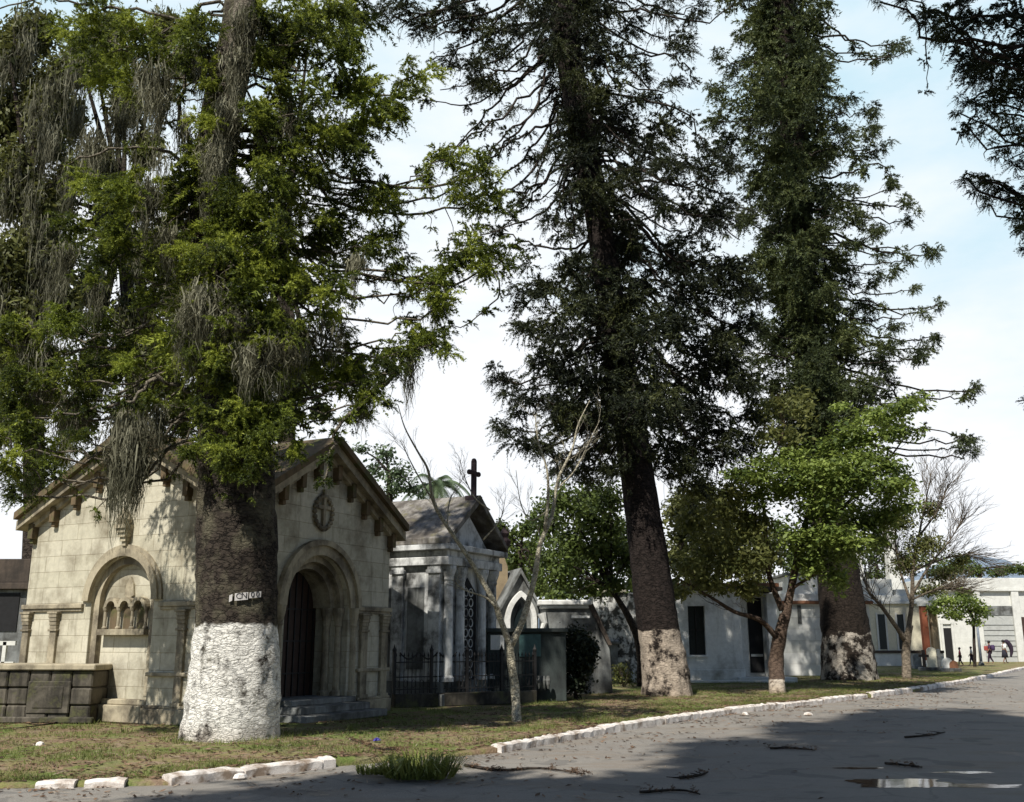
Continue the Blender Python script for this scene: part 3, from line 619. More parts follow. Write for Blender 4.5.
# bare pale tree with a V fork
Yb = G(515, 720).y
B = lambda px, py, dy=0: W(px, py, Yb+dy)
rt = thing('bare_tree', 'small leafless tree with a pale V-shaped trunk beside the iron fence', 'tree', (B(515, 720).x, Yb, 0))
branch_tree(rt, [([G(517, 722)+Vector((0, 0, -.1)), B(515,690), B(511,660), B(510,640)], .10, .08),
 ([B(510,645), B(500,618,-.1), B(493,600,-.2), B(470,560,-.3), B(440,515,-.4), B(432,495,-.5), B(428,470,-.5), B(418,452,-.5), B(405,428,-.5), B(398,405,-.5)], .07, .008),
 ([B(511,645), B(522,622,.1), B(534,580,.2), B(540,545,.2), B(552,515,.3), B(558,480,.3), B(572,450,.3), B(578,425,.3), B(590,400,.3)], .078, .008),
 ([B(497,608,-.2), B(485,597,-.3), B(465,590,-.3), B(452,580,-.3)], .035, .008), ([B(545,530,.2), B(548,500,.1), B(547,470,0), B(538,440,0), B(535,415,0)], .04, .008),
 ([B(490,510,.1)-Vector((0,0,.0)), B(475,498,.0), B(465,478,0), B(460,460,0)], .018, .006), ([B(447,525,-.4), B(450,500,-.2), B(462,480,-.2)], .02, .006),
 ([B(483,540,-.2), B(500,520,-.2), B(505,500,-.1)], .018, .006), ([B(437,508,-.4), B(415,470,-.6), B(400,440,-.6)], .022, .006),
 ([B(549,510,.2), B(530,520,.3), B(520,500,.3), B(516,470,.3)], .018, .006), ([B(556,490,.3), B(575,470,.5), B(590,440,.5), B(600,420,.5)], .022, .006)],
 M['bark_pale'], twigs=8, tw_len=.42, tw_r=.005)
# leafy two-tone tree by the kerb
Yl = G(777, 692).y
L_ = lambda px, py, dy=0: W(px, py, Yl+dy)
rt = thing('leafy_tree', 'leafy tree with a flat spreading bright green crown by the white kerb', 'tree', (L_(777, 692).x, Yl, 0))
branch_tree(rt, [([G(778, 694)+Vector((0, 0, -.1)), L_(776,665), L_(779,640), L_(785,615)], .26, .19),
 ([L_(785,620), L_(792,585), L_(800,545,-.3), L_(812,500,-.5), L_(830,460,-.5)], .16, .03), ([L_(782,610), L_(768,570,.3), L_(765,520,.5), L_(760,470,.5), L_(765,425,.4)], .11, .02),
 ([L_(779,640), L_(760,620,-.3), L_(735,612,-.6), L_(712,598,-.7), L_(690,585,-.8), L_(672,575,-.9)], .10, .02), ([L_(803,540), L_(840,510,-.6), L_(880,470,-.8), L_(910,430,-.8)], .09, .015),
 ([L_(765,520,.5), L_(730,510,.5), L_(700,500,.7)], .06, .012), ([L_(762,480,.5), L_(780,440,.3), L_(792,405,.3)], .05, .01), ([L_(790,590), L_(820,570,-.6), L_(860,540,-.8)], .06, .012)],
 M['bark_brown'], twigs=5, tw_len=.9, tw_r=.012)
lv = []
def spray(px, py, rx_, ry_, n, size, dy=0, flat=1.0, Lf=L_, aspect=.5, hollow=.0):
    k = mpp(Yl+dy); return leafcloud(Lf(px, py, dy), (rx_*k, rx_*k*.9, ry_*k), n, size, flat=flat, hollow=hollow, aspect=aspect)
for (px, py, rx_, ry_) in [(905,408,26,7),(880,420,30,8),(860,435,34,9),(900,430,22,8),(835,447,34,9),(870,455,38,9),(820,463,32,9),(850,470,40,10),(895,462,24,8),(905,480,18,7),(790,462,24,7),(770,470,28,8),(760,480,30,8),(800,480,34,10),(840,490,44,11),(885,492,30,9),
  (900,505,20,7),(780,495,34,10),(815,510,38,11),(860,515,36,11),(885,520,22,8),(830,530,36,12),(800,535,28,11),(845,550,28,12),(820,560,28,14),(835,585,16,12),(750,500,24,8),(730,478,18,6),(840,405,12,4),(870,540,20,8),(920,402,12,4)]:
    for q in range(3): lv.append(spray(px+random.uniform(-10, 10), py+random.uniform(-8, 8), rx_*.9, ry_*1.35, int(rx_*ry_*1.15), .18, random.uniform(-2.4, .6), .8))
tri_object('crown', np.concatenate(lv), M['green'], rt, 4)
lv = []
for (px, py, rx_, ry_) in [(700,490,22,14),(720,510,26,16),(745,530,26,16),(690,520,20,16),(710,545,28,16),(690,565,22,14),(730,565,28,14),(755,560,22,14),(680,590,14,8),(712,585,22,10),(745,590,18,10),(765,550,16,14),(755,520,20,12),(735,490,20,12),
  (760,415,18,14),(780,405,18,14),(800,412,16,14),(775,432,20,12),(805,398,14,12),(760,440,16,10),(795,440,18,12)]:
    sm = .55 if py < 450 else 1
    for q in range(3): lv.append(spray(px+random.uniform(-5, 5), py+random.uniform(-5, 5), rx_, ry_, int(rx_*ry_*.8*sm), .20, random.uniform(-1.5, 1.8), .4))
o = tri_object('crown', np.concatenate(lv), M['yellowgreen'], rt, 4); o['label'] = 'paler yellow-olive foliage'
# twiggy thin tree right
Yt = G(906, 679).y
T_ = lambda px, py, dy=0: W(px, py, Yt+dy)
rt = thing('twiggy_tree', 'thin twiggy grey-brown tree with sparse leaves near the far white buildings', 'tree', (T_(906, 679).x, Yt, 0))
branch_tree(rt, [([G(907, 680)+Vector((0, 0, -.1)), T_(906,655), T_(907,640), T_(910,625)], .20, .15),
 ([T_(908,635), T_(912,600), T_(913,570), T_(918,540,.3), T_(925,505,.4), T_(932,470,.4)], .12, .015), ([T_(905,640), T_(895,625,-.3), T_(880,605,-.5), T_(868,590,-.7), T_(862,572,-.7)], .12, .02),
 ([T_(912,595), T_(930,565,-.3), T_(950,540,-.5), T_(965,515,-.5)], .07, .012), ([T_(912,605), T_(900,570,.4), T_(895,535,.6), T_(900,500,.6)], .07, .012), ([T_(915,570), T_(940,560,.5), T_(965,555,.6), T_(985,562,.6)], .06, .012),
 ([T_(911,600), T_(935,590,-.6), T_(955,590,-.8)], .05, .01), ([T_(905,560,.4), T_(885,540,.2), T_(878,520,.2)], .05, .01), ([T_(920,535,.3), T_(938,510,.5), T_(948,485,.5)], .05, .01)],
 M['bark_grey'], twigs=34, tw_len=1.15, tw_r=.016, gen=2, spread=.75)
lv = []
for (px, py, rx_, ry_) in [(900,520,26,20),(925,545,30,20),(945,575,26,16),(905,565,26,18),(960,560,16,12),(930,510,20,16),(880,545,14,14),(930,590,24,10)]:
    lv.append(spray(px, py, rx_, ry_, int(rx_*ry_*2.6), .15, random.uniform(-1, 1.5), .3, T_))
tri_object('crown', np.concatenate(lv), M['yellowgreen'], rt, 4)
def simple_tree(name, label, px, pyb, Y, trunkr, crown, mat, size, dens=.6, trunkpts=None, bk='bark_dark', cat='tree', group=None, flat=.4, aspect=.6):
    b = W(px, pyb, Y); b.z = 0 if pyb else 0
    rt = thing(name, label, cat, (b.x, b.y, 0), 0, group); q = lambda a, c, dy=0: W(a, c, Y+dy)
    cxm = sum(c[0] for c in crown)/len(crown); cym = sum(c[1] for c in crown)/len(crown)
    tp = [Vector((b.x, b.y, -.2))]+([q(*t) for t in trunkpts] if trunkpts else [q((px+cxm)/2, (pyb+cym)/2), q(cxm, cym)])
    segs = [(tp, trunkr, trunkr*.6)]
    for c in crown:
        e = q(c[0], c[1], random.uniform(-1, 1)*c[2]*mpp(Y)*.6); s = tp[-1]; segs.append(([s, s.lerp(e, .5)+Vector((0, 0, .2)), e], trunkr*.4, trunkr*.08))
    branch_tree(rt, segs, M[bk], twigs=2, tw_len=size*4, tw_r=.012, gen=1)
    lv = []
    for (a, c, rx_, ry_) in crown:
        for k in range(3):
            dy = random.uniform(-1, 1)*rx_*mpp(Y)*.7; kk = mpp(Y+dy)
            lv.append(leafcloud(q(a+random.uniform(-.25, .25)*rx_, c+random.uniform(-.25, .25)*ry_, dy), (rx_*kk*.9, rx_*kk*.8, ry_*kk*.9), int(rx_*ry_*dens), size, flat, .0, aspect))
    tri_object('crown', np.concatenate(lv), M[mat], rt, 4); return rt
simple_tree('background_tree', 'leaning leafy tree behind the middle bunya pine and the white cap tomb', 641, 675, 38, .17,
 [(560,500,22,22),(585,515,24,22),(610,500,20,20),(570,540,26,22),(600,550,28,24),(628,560,18,18),(560,575,24,18),(590,585,26,16),(615,585,16,12),(548,560,14,16),(605,525,20,18)], 'bg_green', .19, .55, [(640,650), (630,620), (612,590)])
for lab_, px_, Y_, cr_, mt_ in [('dense green tree mass rising behind the white cap tomb', 600, 54, [(545,520,22,30),(570,560,26,30),(600,590,24,20),(620,540,26,34),(590,500,24,24),(640,580,22,24),(560,595,26,14),(625,600,22,12)], 'bg_green'),
    ('broad olive-green tree behind the white mausoleum roof', 715, 60, [(680,560,22,24),(705,540,24,26),(735,560,24,24),(700,580,24,12),(755,575,22,14),(725,520,22,24),(765,545,20,24),(685,510,18,24)], 'olive_mass'),
    ('dark green tree behind the burial block and slender pine', 805, 66, [(790,560,20,20),(815,550,20,22),(800,575,22,12),(830,575,20,14),(780,530,16,22)], 'bg_green'),
    ('green tree behind the gothic chapel and grey sloped tomb', 525, 58, [(500,560,18,20),(520,575,20,18),(545,590,22,12),(505,590,16,12),(530,548,16,16)], 'bg_green'),
    ('hazy tree line crown left of the far bluish hill', 935, 108, [(925,560,14,9),(945,562,14,8),(905,558,14,10),(890,562,12,9),(965,568,14,5)], 'bg_green')]:
    simple_tree('background_tree', lab_, px_, 650, Y_, .22, cr_, mt_, .26, .75)
simple_tree('background_tree', 'bright olive tree seen between the middle pine and the leafy kerb tree', 690, 660, 50, .2,
 [(672,510,16,18),(690,500,18,20),(682,535,20,18),(700,525,16,18),(675,560,12,12),(715,505,18,20),(730,540,24,24),(700,565,22,16)], 'olive_mass', .24, .6)
simple_tree('background_tree', 'round dark green tree rising behind the small gothic chapel', 520, 660, 46, .2,
 [(510,540,16,16),(525,530,14,14),(500,525,12,10),(535,560,14,20),(515,560,16,14),(538,585,12,14)], 'bg_green', .2, .7)
simple_tree('background_tree', 'pale green tree showing over the roof right of the beige mausoleum', 400, 650, 52, .2,
 [(385,455,16,12),(400,475,18,14),(375,470,16,12),(415,490,14,10),(395,490,18,12),(360,450,12,8)], 'palm', .22, .5)
simple_tree('background_tree', 'green hedge-like tree between the two white obelisks', 877, 660, 92, .2,
 [(872,560,10,14),(885,560,9,14),(878,548,10,10),(880,575,12,8),(868,575,8,8)], 'bg_green', .25, 1.2)
simple_tree('background_tree', 'low dark green treetop above the long white building', 975, 660, 100, .3,
 [(955,570,14,6),(975,570,14,7),(995,573,12,5),(1010,570,12,6),(1022,568,10,7),(940,572,12,7),(965,560,8,5)], 'bg_green', .35, 1.6)
simple_tree('small_green_tree', 'small dark green street tree behind the walking people', 974, 660, 68, .11,
 [(945,602,16,8),(965,600,18,10),(980,610,14,9),(955,613,16,8),(975,622,10,5),(935,610,10,6),(962,592,12,6)], 'green', .24, 1.2, [(974,640), (973,620), (968,608)])
for lab, px, Y, cr, pb in [('mossy olive tree at the left edge behind the beige mausoleum', 38, 31, [(10,60,30,40),(35,110,26,50),(15,170,30,50),(40,220,26,46),(10,260,30,46),(35,310,28,40),(8,350,28,40),(40,390,24,30),(5,420,26,30),(30,30,34,30),(60,80,24,30),(50,140,22,30),(0,120,22,40),(20,200,30,30),(45,260,24,30),(0,300,24,34),(70,170,14,26),(65,300,20,30)], 640),
                   ('tall olive tree rising behind the gable left of the near pine', 150, 34, [(95,60,26,34),(125,110,24,30),(150,150,22,26),(110,215,26,34),(145,250,26,34),(175,290,22,34),(130,320,26,34),(160,380,26,34),(95,370,26,30),(75,420,24,20),(180,410,16,20),(165,30,24,24),(130,420,26,24),(90,290,22,30),(175,200,14,20),(70,120,24,34),(80,60,26,30),(60,200,24,34),(100,170,22,30),(185,60,16,26),(150,350,22,26),(60,260,22,30),(110,30,30,24)], 640),
                   ('dusky tree rising behind the entrance gable of the beige mausoleum', 290, 36, [(270,330,26,34),(300,380,24,26),(250,390,26,34),(280,420,26,16),(300,290,20,24),(320,410,14,14),(260,250,22,30),(285,190,18,26),(265,130,18,30),(280,50,20,30),(310,25,24,18)], 640)]:
    r_ = simple_tree('background_tree', lab, px, pb, Y, .38, cr, 'olive_mass' if px < 200 else 'bunya_c', .24, .85, flat=.2, aspect=.45)
    if px < 200:
        ms = [beard(W(c[0]+random.uniform(-14, 14), c[1]+random.uniform(-20, 10), Y-random.uniform(0, 1)), 16*mpp(Y), 80*mpp(Y), 70, .014) for c in cr for k in range(2)]
        tri_object('hanging_moss', np.concatenate(ms), M['moss'], r_, 4)
# palm behind the cross mausoleum
Yp = 58; rt = thing('palm_tree', 'pale palm crown rising behind the grey mausoleum with the cross', 'palm', (W(447, 640, Yp).x, Yp, 0))
tm = MB(); top = W(436, 486, Yp); tm.tube([Vector((top.x, Yp, -.2)), Vector((top.x-.2, Yp, 5)), top], [.28, .2, .18], 10, True); tm.build('trunk', M['bark_grey'], rt, world=True, smooth=True)
fr = []
for i in range(20):
    a = 2*math.pi*i/20+random.uniform(-.1, .1); L = random.uniform(1.9, 2.6); el = random.uniform(.2, 1.1)
    for k in range(60):
        t = (k//2+1)/30; s = 1 if k % 2 else -1
        c = np.array(top)+np.array([math.cos(a)*L*t, math.sin(a)*L*t, L*(el*t-1.15*t*t)]); tn = unit(np.array([math.cos(a), math.sin(a), el-2.3*t])); sd = np.cross(tn, [0, 0, 1.]); sd = unit(sd)*s
        e = c+sd*.55*(1-.6*t)+tn*.25-np.array([0, 0, .22]); w = tn*.05
        fr.append([c-w, c+w, e])
tri_object('fronds', np.array(fr), M['palm'], rt)
# dark shrub in front of the grey tomb
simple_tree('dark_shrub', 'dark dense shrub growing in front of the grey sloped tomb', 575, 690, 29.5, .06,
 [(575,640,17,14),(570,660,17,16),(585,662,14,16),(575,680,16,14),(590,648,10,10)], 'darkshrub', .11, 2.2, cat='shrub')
# ------------------------------------------------------------------ Romanesque beige mausoleum
C0 = Vector((512*0, 0, 0)); Yc = 20.0; Xc = W(232, 642, Yc).x
A_ = R(-27)
maus = thing('mausoleum', 'beige ashlar mausoleum with two gables, blind window arch and deep arched doorway', 'mausoleum', (Xc, Yc, 0), A_)
WA, WB, ZE, ZR, ZC = 6.1, 5.4, 4.25, 5.85, 2.3
def arch_outline(c, r, zs, zb, n=20):
    return [(c-r, zb)]+[(c-r*math.cos(math.pi*i/n), zs+r*math.sin(math.pi*i/n)) for i in range(n+1)]+[(c+r, zb)]
fA = lambda u, v, w: (u, w, v)         # facade A: along x, thickness along y
fB = lambda u, v, w: (-w, u, v)        # facade B: along y, thickness inward -x
def facade(m, x0, x1, c, r, zs, fn, th=.4):
    a = arch_outline(c, r, zs, .3)
    poly = [(x0, 0), (x0, ZE), ((x0+x1)/2, ZR), (x1, ZE), (x1, 0), (c+r, 0)]+a[::-1]+[(c-r, 0)]
    m.prism(poly, fn, 0, th)
cA, rA, zsA = -3.1, .92, 2.45
cB, rB, zsB = 2.65, 1.12, 2.35
w = MB(); facade(w, -WA, 0, cA, rA, zsA, fA); w.build('front_wall', M['beige'], maus, bevel=.01)
w = MB(); facade(w, .402, WB, cB, rB, zsB, fB, .42); w.build('entrance_wall', M['beige'], maus, bevel=.01)
w = MB(); w.box(-WA, -WA+.4, .402, WB, 0, ZE); w.box(-WA+.402, -.43, WB-.4, WB-.001, 0, ZE); w.build('rear_walls', M['beige'], maus)
# niche back panel with pointed centre piece, and triple arcade
nb = MB(); nb.box(cA-rA-.1, cA+rA+.1, .22, .39, 0, 3.6); nb.build('niche_panel', M['beige'], maus)
def ring(m, c, r0, r1, zs, fn, a, b, n=22, t0=0, t1=math.pi):
    for i in range(n):
        p0, p1 = t0+(t1-t0)*i/n, t0+(t1-t0)*(i+1)/n
        q = [(c-r0*math.cos(p0), zs+r0*math.sin(p0)), (c-r1*math.cos(p0), zs+r1*math.sin(p0)), (c-r1*math.cos(p1), zs+r1*math.sin(p1)), (c-r0*math.cos(p1), zs+r0*math.sin(p1))]
        m.prism(q, fn, a, b)
am = MB(); ring(am, cA, rA+.005, rA+.17, zsA, fA, -.10, .01); ring(am, cA, rA+.17, rA+.25, zsA, fA, -.05, .012); ring(am, cA, rA-.16, rA-.002, zsA, fA, .08, .219)
am.box(cA-rA-.0, cA-rA+.16, .08, .219, .5, zsA); am.box(cA+rA-.16, cA+rA, .08, .219, .5, zsA); am.build('blind_arch', M['beige_trim'], maus)
tri = thing('triple_window', None, None); tri.parent = maus
tri_m = MB()
for k in (-1, 0, 1):
    cc = cA+k*.40; ring(tri_m, cc, .125, .205, 2.32, fA, .06, .218, 12)
for k in (-1.5, -.5, .5, 1.5):
    cc = cA+k*.40; tri_m.lathe((cc, .13, 1.86), [(.05, 0), (.06, .03), (.035, .06), (.035, .36), (.055, .40), (.075, .46)], 10)
tri_m.box(cA-.70, cA+.70, .0, .218, 1.74, 1.86); tri_m.build('arcade', M['beige_trim'], tri)
tv = MB()
for k in (-1, 0, 1):
    cc = cA+k*.40; tv.prism(arch_outline(cc, .125, 2.32, 1.862, 10), fA, .19, .2195)
tv.build('window_panel', M['roof_stone'], tri)
sh = MB(); sh.prism([(cA-.14, 2.56), (cA-.1, 2.8), (cA, 2.95), (cA+.1, 2.8), (cA+.14, 2.56), (cA, 2.5)], fA, .17, .219); sh.build('carved_panel', M['beige_trim'], maus)
# string course, pilasters, plinth
def course(m, x0, x1, fn, z, h=.1, d=.09): m.prism([(x0, z), (x1, z), (x1, z+h), (x0, z+h)], fn, -d, .01); m.prism([(x0+.02, z-.06), (x1-.02, z-.06), (x1-.02, z-.001), (x0+.02, z-.001)], fn, -d*.55, .01)
def pil(m, c, fn, wd=.2, z0=.3, z1=2.24, d=.07):
    P_ = lambda a, b, z0_, z1_, dd: m.prism([(c-a, z0_), (c+b, z0_), (c+b, z1_), (c-a, z1_)], fn, -dd, .011)
    h = wd/2; P_(h, h, z0+.12, z1-.42, d); P_(h+.03, h+.03, z1-.42, z1-.37, d+.03)
    for i in range(4): P_(h+.008*i, h+.008*i, z1-.37+.08*i, z1-.292+.08*i, d+.012+.014*i)
    P_(h+.06, h+.06, z1-.049, z1-.002, d+.07); P_(h+.03, h+.03, z0, z0+.12, d+.03)
trs = [MB() for _ in range(4)]
course(trs[0], -WA-.04, cA-rA-.20, fA, ZC); course(trs[1], cA+rA+.20, .0, fA, ZC)
course(trs[2], 0, cB-rB-.42, fB, ZC); course(trs[3], cB+rB+.32, WB+.04, fB, ZC)

for tr in trs: tr.build('string_course', M['beige_trim'], maus, bevel=.012)
for c in (-WA+.16, -WA+1.05, -1.30, -.30): m_ = MB(); pil(m_, c, fA); m_.build('pilaster', M['beige_trim'], maus, bevel=.008)
for c in (.35, WB-1.05, WB-.22): m_ = MB(); pil(m_, c, fB, .26); m_.build('pilaster', M['beige_trim'], maus, bevel=.008)
for x0, x1, fn in ((-WA-.02, cA-rA, fA), (cA+rA, .1, fA), (0, cB-rB-.45, fB), (cB+rB+.35, WB+.02, fB)):
    pl = MB(); pl.prism([(x0, 0), (x1, 0), (x1, .3), (x0, .3)], fn, -.14, .013); pl.prism([(x0, .3), (x1, .3), (x1, .36), (x0, .36)], fn, -.1, .012)
    pl.build('plinth', M['beige_trim'], maus, bevel=.015); pl = MB()
    pl.prism([(x0, .92), (x1, .92), (x1, 1.0), (x0, 1.0)], fn, -.085, .012)
    pl.build('base_moulding', M['beige_trim'], maus, bevel=.015)
pl = MB()
pl.prism([(cA-rA+.02, 0), (cA+rA-.02, 0), (cA+rA-.02, .34), (cA-rA+.02, .34)], fA, -.1, .35)
pl.prism([(cA-rA+.02, .341), (cA+rA-.02, .341), (cA+rA-.02, .45), (cA-rA+.02, .45)], fA, .0, .3)
pl.build('plinth', M['beige_trim'], maus, bevel=.015)
# doorway: stepped archivolts, columns, door, steps
dm = MB(); ring(dm, cB, rB+.005, rB+.22, zsB, fB, -.06, .01); ring(dm, cB, rB+.22, rB+.34, zsB, fB, -.13, .012); ring(dm, cB, rB-.14, rB-.002, zsB, fB, .12, .50); ring(dm, cB, rB-.28, rB-.142, zsB, fB, .30, .80)
dm.build('archivolt', M['beige_trim'], maus)
for k, (r_, dpt) in enumerate(((rB+.18, -.02), (rB-.08, .2), (rB-.22, .42))):
    for s in (-1, 1):
        m_ = MB(); m_.lathe((-dpt-.02, cB+s*r_, .42), [(.13, 0), (.13, .08), (.09, .12), (.08, 1.5), (.10, 1.54), (.09, 1.58), (.14, 1.82), (.15, 1.93)], 12)
        m_.build('column', M['beige_trim'], maus, smooth=False)
dj = MB(); dj.prism([(cB-rB, .3), (cB-rB+.16, .3), (cB-rB+.16, zsB), (cB-rB, zsB)], fB, .25, .8); dj.build('door_jamb', M['beige'], maus); dj = MB(); dj.prism([(cB+rB-.16, .3), (cB+rB, .3), (cB+rB, zsB), (cB+rB-.16, zsB)], fB, .25, .8); dj.build('door_jamb', M['beige'], maus)
dr = MB(); dr.prism(arch_outline(cB, rB-.15, zsB, .3), fB, .82, .9); d_ = dr.build('door', M['door_wood'], maus)
di = MB()
for i in range(9):
    y = cB-(rB-.25)+i*(2*(rB-.25)/8); di.box(-.815, -.79, y-.012, y+.012, .35, zsB+math.sqrt(max(0, (rB-.2)**2-(y-cB)**2)))
for z in (.9, 1.6, 2.3): di.box(-.813, -.785, cB-rB+.2, cB+rB-.2, z, z+.03)
di.build('iron_grille', M['iron'], d_)
st = MB(); st.box(-.9, .95, cB-rB-.35, cB+rB+.3, 0, .15); st.box(-.9, .62, cB-rB-.1, cB+rB+.1, .151, .30); st.box(-.9, .3, cB-rB+.0, cB+rB-.0, .301, .42); st.build('steps', M['grey_stone'], maus, bevel=.015)
# carved wreath on the entrance gable, console on the front gable
wr = MB()
for i in range(20):
    a = 2*math.pi*i/20; wr.lathe((0.04, cB+.32*math.cos(a), 4.42+.36*math.sin(a)), [(.0, -.07), (.06, -.02), (.055, .03), (.0, .07)], 6)
wr.box(0.0, .07, cB-.04, cB+.04, 4.0, 4.95); wr.box(0.0, .065, cB-.22, cB+.22, 4.5, 4.58); wr.build('carved_wreath', M['beige_trim'], maus)
cs = MB()
for i in range(5): cs.box(cA-.16+.025*i, cA+.16-.025*i, -.26+.04*i, .01, 3.95-.09*i, 4.035-.09*i)
cs.lathe((cA, -.14, 4.04), [(.14, 0), (.17, .1), (.12, .22), (.05, .34), (0, .36)], 10); cs.build('console', M['beige_trim'], maus)
# roofs: cross gables with thick raking cornice and modillions
def gable_roof(m, fn, c, half, a, b, th=.16, over=(.2, .2)):
    zr = ZR+.14; sl = (ZR-ZE)/half
    for s in (-1, 1):
        e = half+over[0 if s < 0 else 1]
        m.prism([(c, zr), (c+s*e, zr-sl*e), (c+s*e, zr-sl*e+th), (c, zr+th)], fn, a, b)
rf = MB(); gable_roof(rf, fA, -WA/2, WA/2, -.42, WB+.1, .16, (.2, -.03)); gable_roof(rf, fB, WB/2, WB/2, -.42, WA+.1, .158, (-.03, .2))
rf.build('roof', M['roof_stone'], maus)
ck = MB()
for fn, c, half in ((fA, -WA/2, WA/2), (fB, WB/2, WB/2)):
    sl = (ZR-ZE)/half; e = half+.24
    for s in (-1, 1):
        ck.prism([(c, ZR-.07), (c+s*e, ZR-.07-sl*e), (c+s*e, ZR+.137-sl*e), (c, ZR+.137)], fn, -.30, .011)
        ck.prism([(c, ZR-.20), (c+s*(half+.02), ZR-.20-sl*(half+.02)), (c+s*(half+.02), ZR-.072-sl*(half+.02)), (c, ZR-.072)], fn, -.12, .0115)
ck.build('raking_cornice', M['beige_trim'], maus)
for fn, c, half in ((fA, -WA/2, WA/2), (fB, WB/2, WB/2)):
    sl = (ZR-ZE)/half
    for s in (-1, 1):
        for i in range(5):
            u = c+s*(.35+i*(half-.30)/4.2); zt = ZR-.075-sl*abs(u-c)-.02
            m_ = MB(); m_.prism([(u-.075, zt-.34), (u+.075, zt-.34), (u+.075, zt), (u-.075, zt)], fn, -.17, .014); m_.prism([(u-.055, zt-.44), (u+.055, zt-.44), (u+.055, zt-.341), (u-.055, zt-.341)], fn, -.11, .013)
            m_.build('modillion', M['roof_stone'], maus, bevel=.01)
# stone block tomb at far left
b0 = G(47, 722)
tb = thing('stone_tomb', 'low blackened stone tomb at the left edge with a sunlit top slab', 'tomb', (b0.x, b0.y-.25, 0), R(-4))
t_ = MB(); 
for i in range(6):
    for j in range(3):
        xw = 2.68/6; t_.box(-1.7+i*xw+.008, -1.7+(i+1)*xw-.008, random.uniform(-.02, .03), 1.3, j*.343+.004, (j+1)*.343-.004)
t_.build('body', M['dark_stone'], tb, bevel=.03)
t_ = MB(); t_.box(-1.8, 1.04, -.06, 1.36, 1.031, 1.15); t_.build('top_slab', M['beige_trim'], tb, bevel=.02)
t_ = MB(); t_.box(-.35, .55, -.035, .01, .18, .82); t_.box(-.22, .42, -.05, .0, .28, .72); t_.build('carved_panel', M['dark_stone'], tb, bevel=.02)
t_ = MB(); t_.box(-1.75, 1.1, -.12, .0, 0, .12); t_.build('base', M['dark_stone'], tb, bevel=.02)
# small building at far left edge
Yq = 30; x0 = W(-60, 640, Yq).x; x1 = W(22, 640, Yq).x
hb = thing('flat_roofed_tomb', 'grey flat-roofed tomb house behind the left corner of the beige mausoleum', 'tomb', (x1, Yq, 0))
t_ = MB(); t_.box(x0-x1-2, 0, 0, 3, 0, 3.1); t_.build('wall', M['grey_stone'], hb, bevel=.02)
t_ = MB(); t_.box(x0-x1-2.1, .15, -.2, 3.1, 3.101, 3.3); t_.box(x0-x1-2, .05, -.1, 3.1, 3.301, 4.0); t_.build('roof', M['brown_roof'], hb, bevel=.02)
t_ = MB(); t_.box(-1.5, -.2, -.03, .02, 1.9, 3.0); o = t_.build('window', M['void'], hb)
t_ = MB(); t_.box(-2.6, .25, -.9, -.8, .95, 1.05)
for i in range(12): t_.box(-2.5+i*.23, -2.46+i*.23, -.88, -.84, 0, .95)
t_.box(-2.6, .25, -.9, -.8, 1.5, 1.62); t_.box(-.1, .0, -.9, -.8, 0, 1.6); t_.build('railing', M['white_far'], hb)
# ------------------------------------------------------------------ grey mausoleum with cross
Yg = 26.5; Xg = W(440, 642, Yg).x; ang = R(-27)
gm = thing('mausoleum', 'black-streaked grey marble mausoleum with a cross on its gable behind the iron fence', 'mausoleum', (Xg, Yg, 0), ang)
gw, gl, gz, gr = 2.75, 3.4, 4.0, 5.35
t_ = MB(); t_.box(-gl, 0, 0, gw, 0, gz); t_.prism([(0, gz), (gw, gz), (gw/2, gr-.25)], fB, 0, gl); t_.build('wall', M['blue_marble'], gm, bevel=.01)
t_ = MB(); t_.box(-gl-.1, .1, -.1, gw+.1, 0, .6); t_.box(-gl-.18, .18, -.18, gw+.18, 0, .3); t_.build('plinth', M['grey_stone'], gm, bevel=.015)
for (x, y) in ((-.16, -.02), (-1.3, -.02), (-2.4, -.02)):
    m_ = MB(); m_.box(x-.18, x+.18, -.1, .0, .6, 3.35); m_.box(x-.23, x+.23, -.15, .0, 3.351, 3.45); m_.box(x-.20, x+.20, -.12, .0, 3.451, 3.56); m_.build('pilaster', M['blue_marble'], gm, bevel=.01)
for y in (.16, .78, gw-.78, gw-.16):
    m_ = MB(); m_.lathe((.14, y, .6), [(.17, 0), (.17, .1), (.13, .16), (.115, 2.55), (.14, 2.6), (.13, 2.66), (.2, 2.86), (.2, 2.95)], 14); m_.build('column', M['blue_marble'], gm)
t_ = MB(); t_.box(-gl-.12, .32, -.16, gw+.12, 3.56, 3.78); t_.box(-gl-.24, .44, -.3, gw+.24, 3.95, 4.1); t_.box(-gl-.06, .26, -.12, gw+.06, 3.781, 3.949); t_.build('entablature', M['blue_marble'], gm, bevel=.015)
t_ = MB(); zz = 4.1
for s in (-1, 1): t_.prism([(gw/2, gr), (gw/2+s*(gw/2+.3), zz), (gw/2+s*(gw/2+.3), zz+.16), (gw/2, gr+.22)], fB, -.42, gl+.2)
t_.build('roof', stone('ruined_roof', (.26, .245, .225), (.09, .08, .07), 1.6, (.42, .6), moss=(.12, .11, .06)), gm, bevel=.01)
t_ = MB(); t_.prism([(.9, .6), (gw-.9, .6), (gw-.9, 2.9), (gw/2, 3.3), (.9, 2.9)], fB, -.03, .02); dd = t_.build('door', M['void'], gm)
t_ = MB()
for i in range(9):
    z = .75+i*.27
    for k in range(3): 
        y = .98+k*.27; t_.tube([Vector((.05, y+.11*math.cos(a*math.pi/4), z+.11*math.sin(a*math.pi/4))) for a in range(9)], .016, 5, False)
t_.build('lattice', M['blue_marble'], dd)
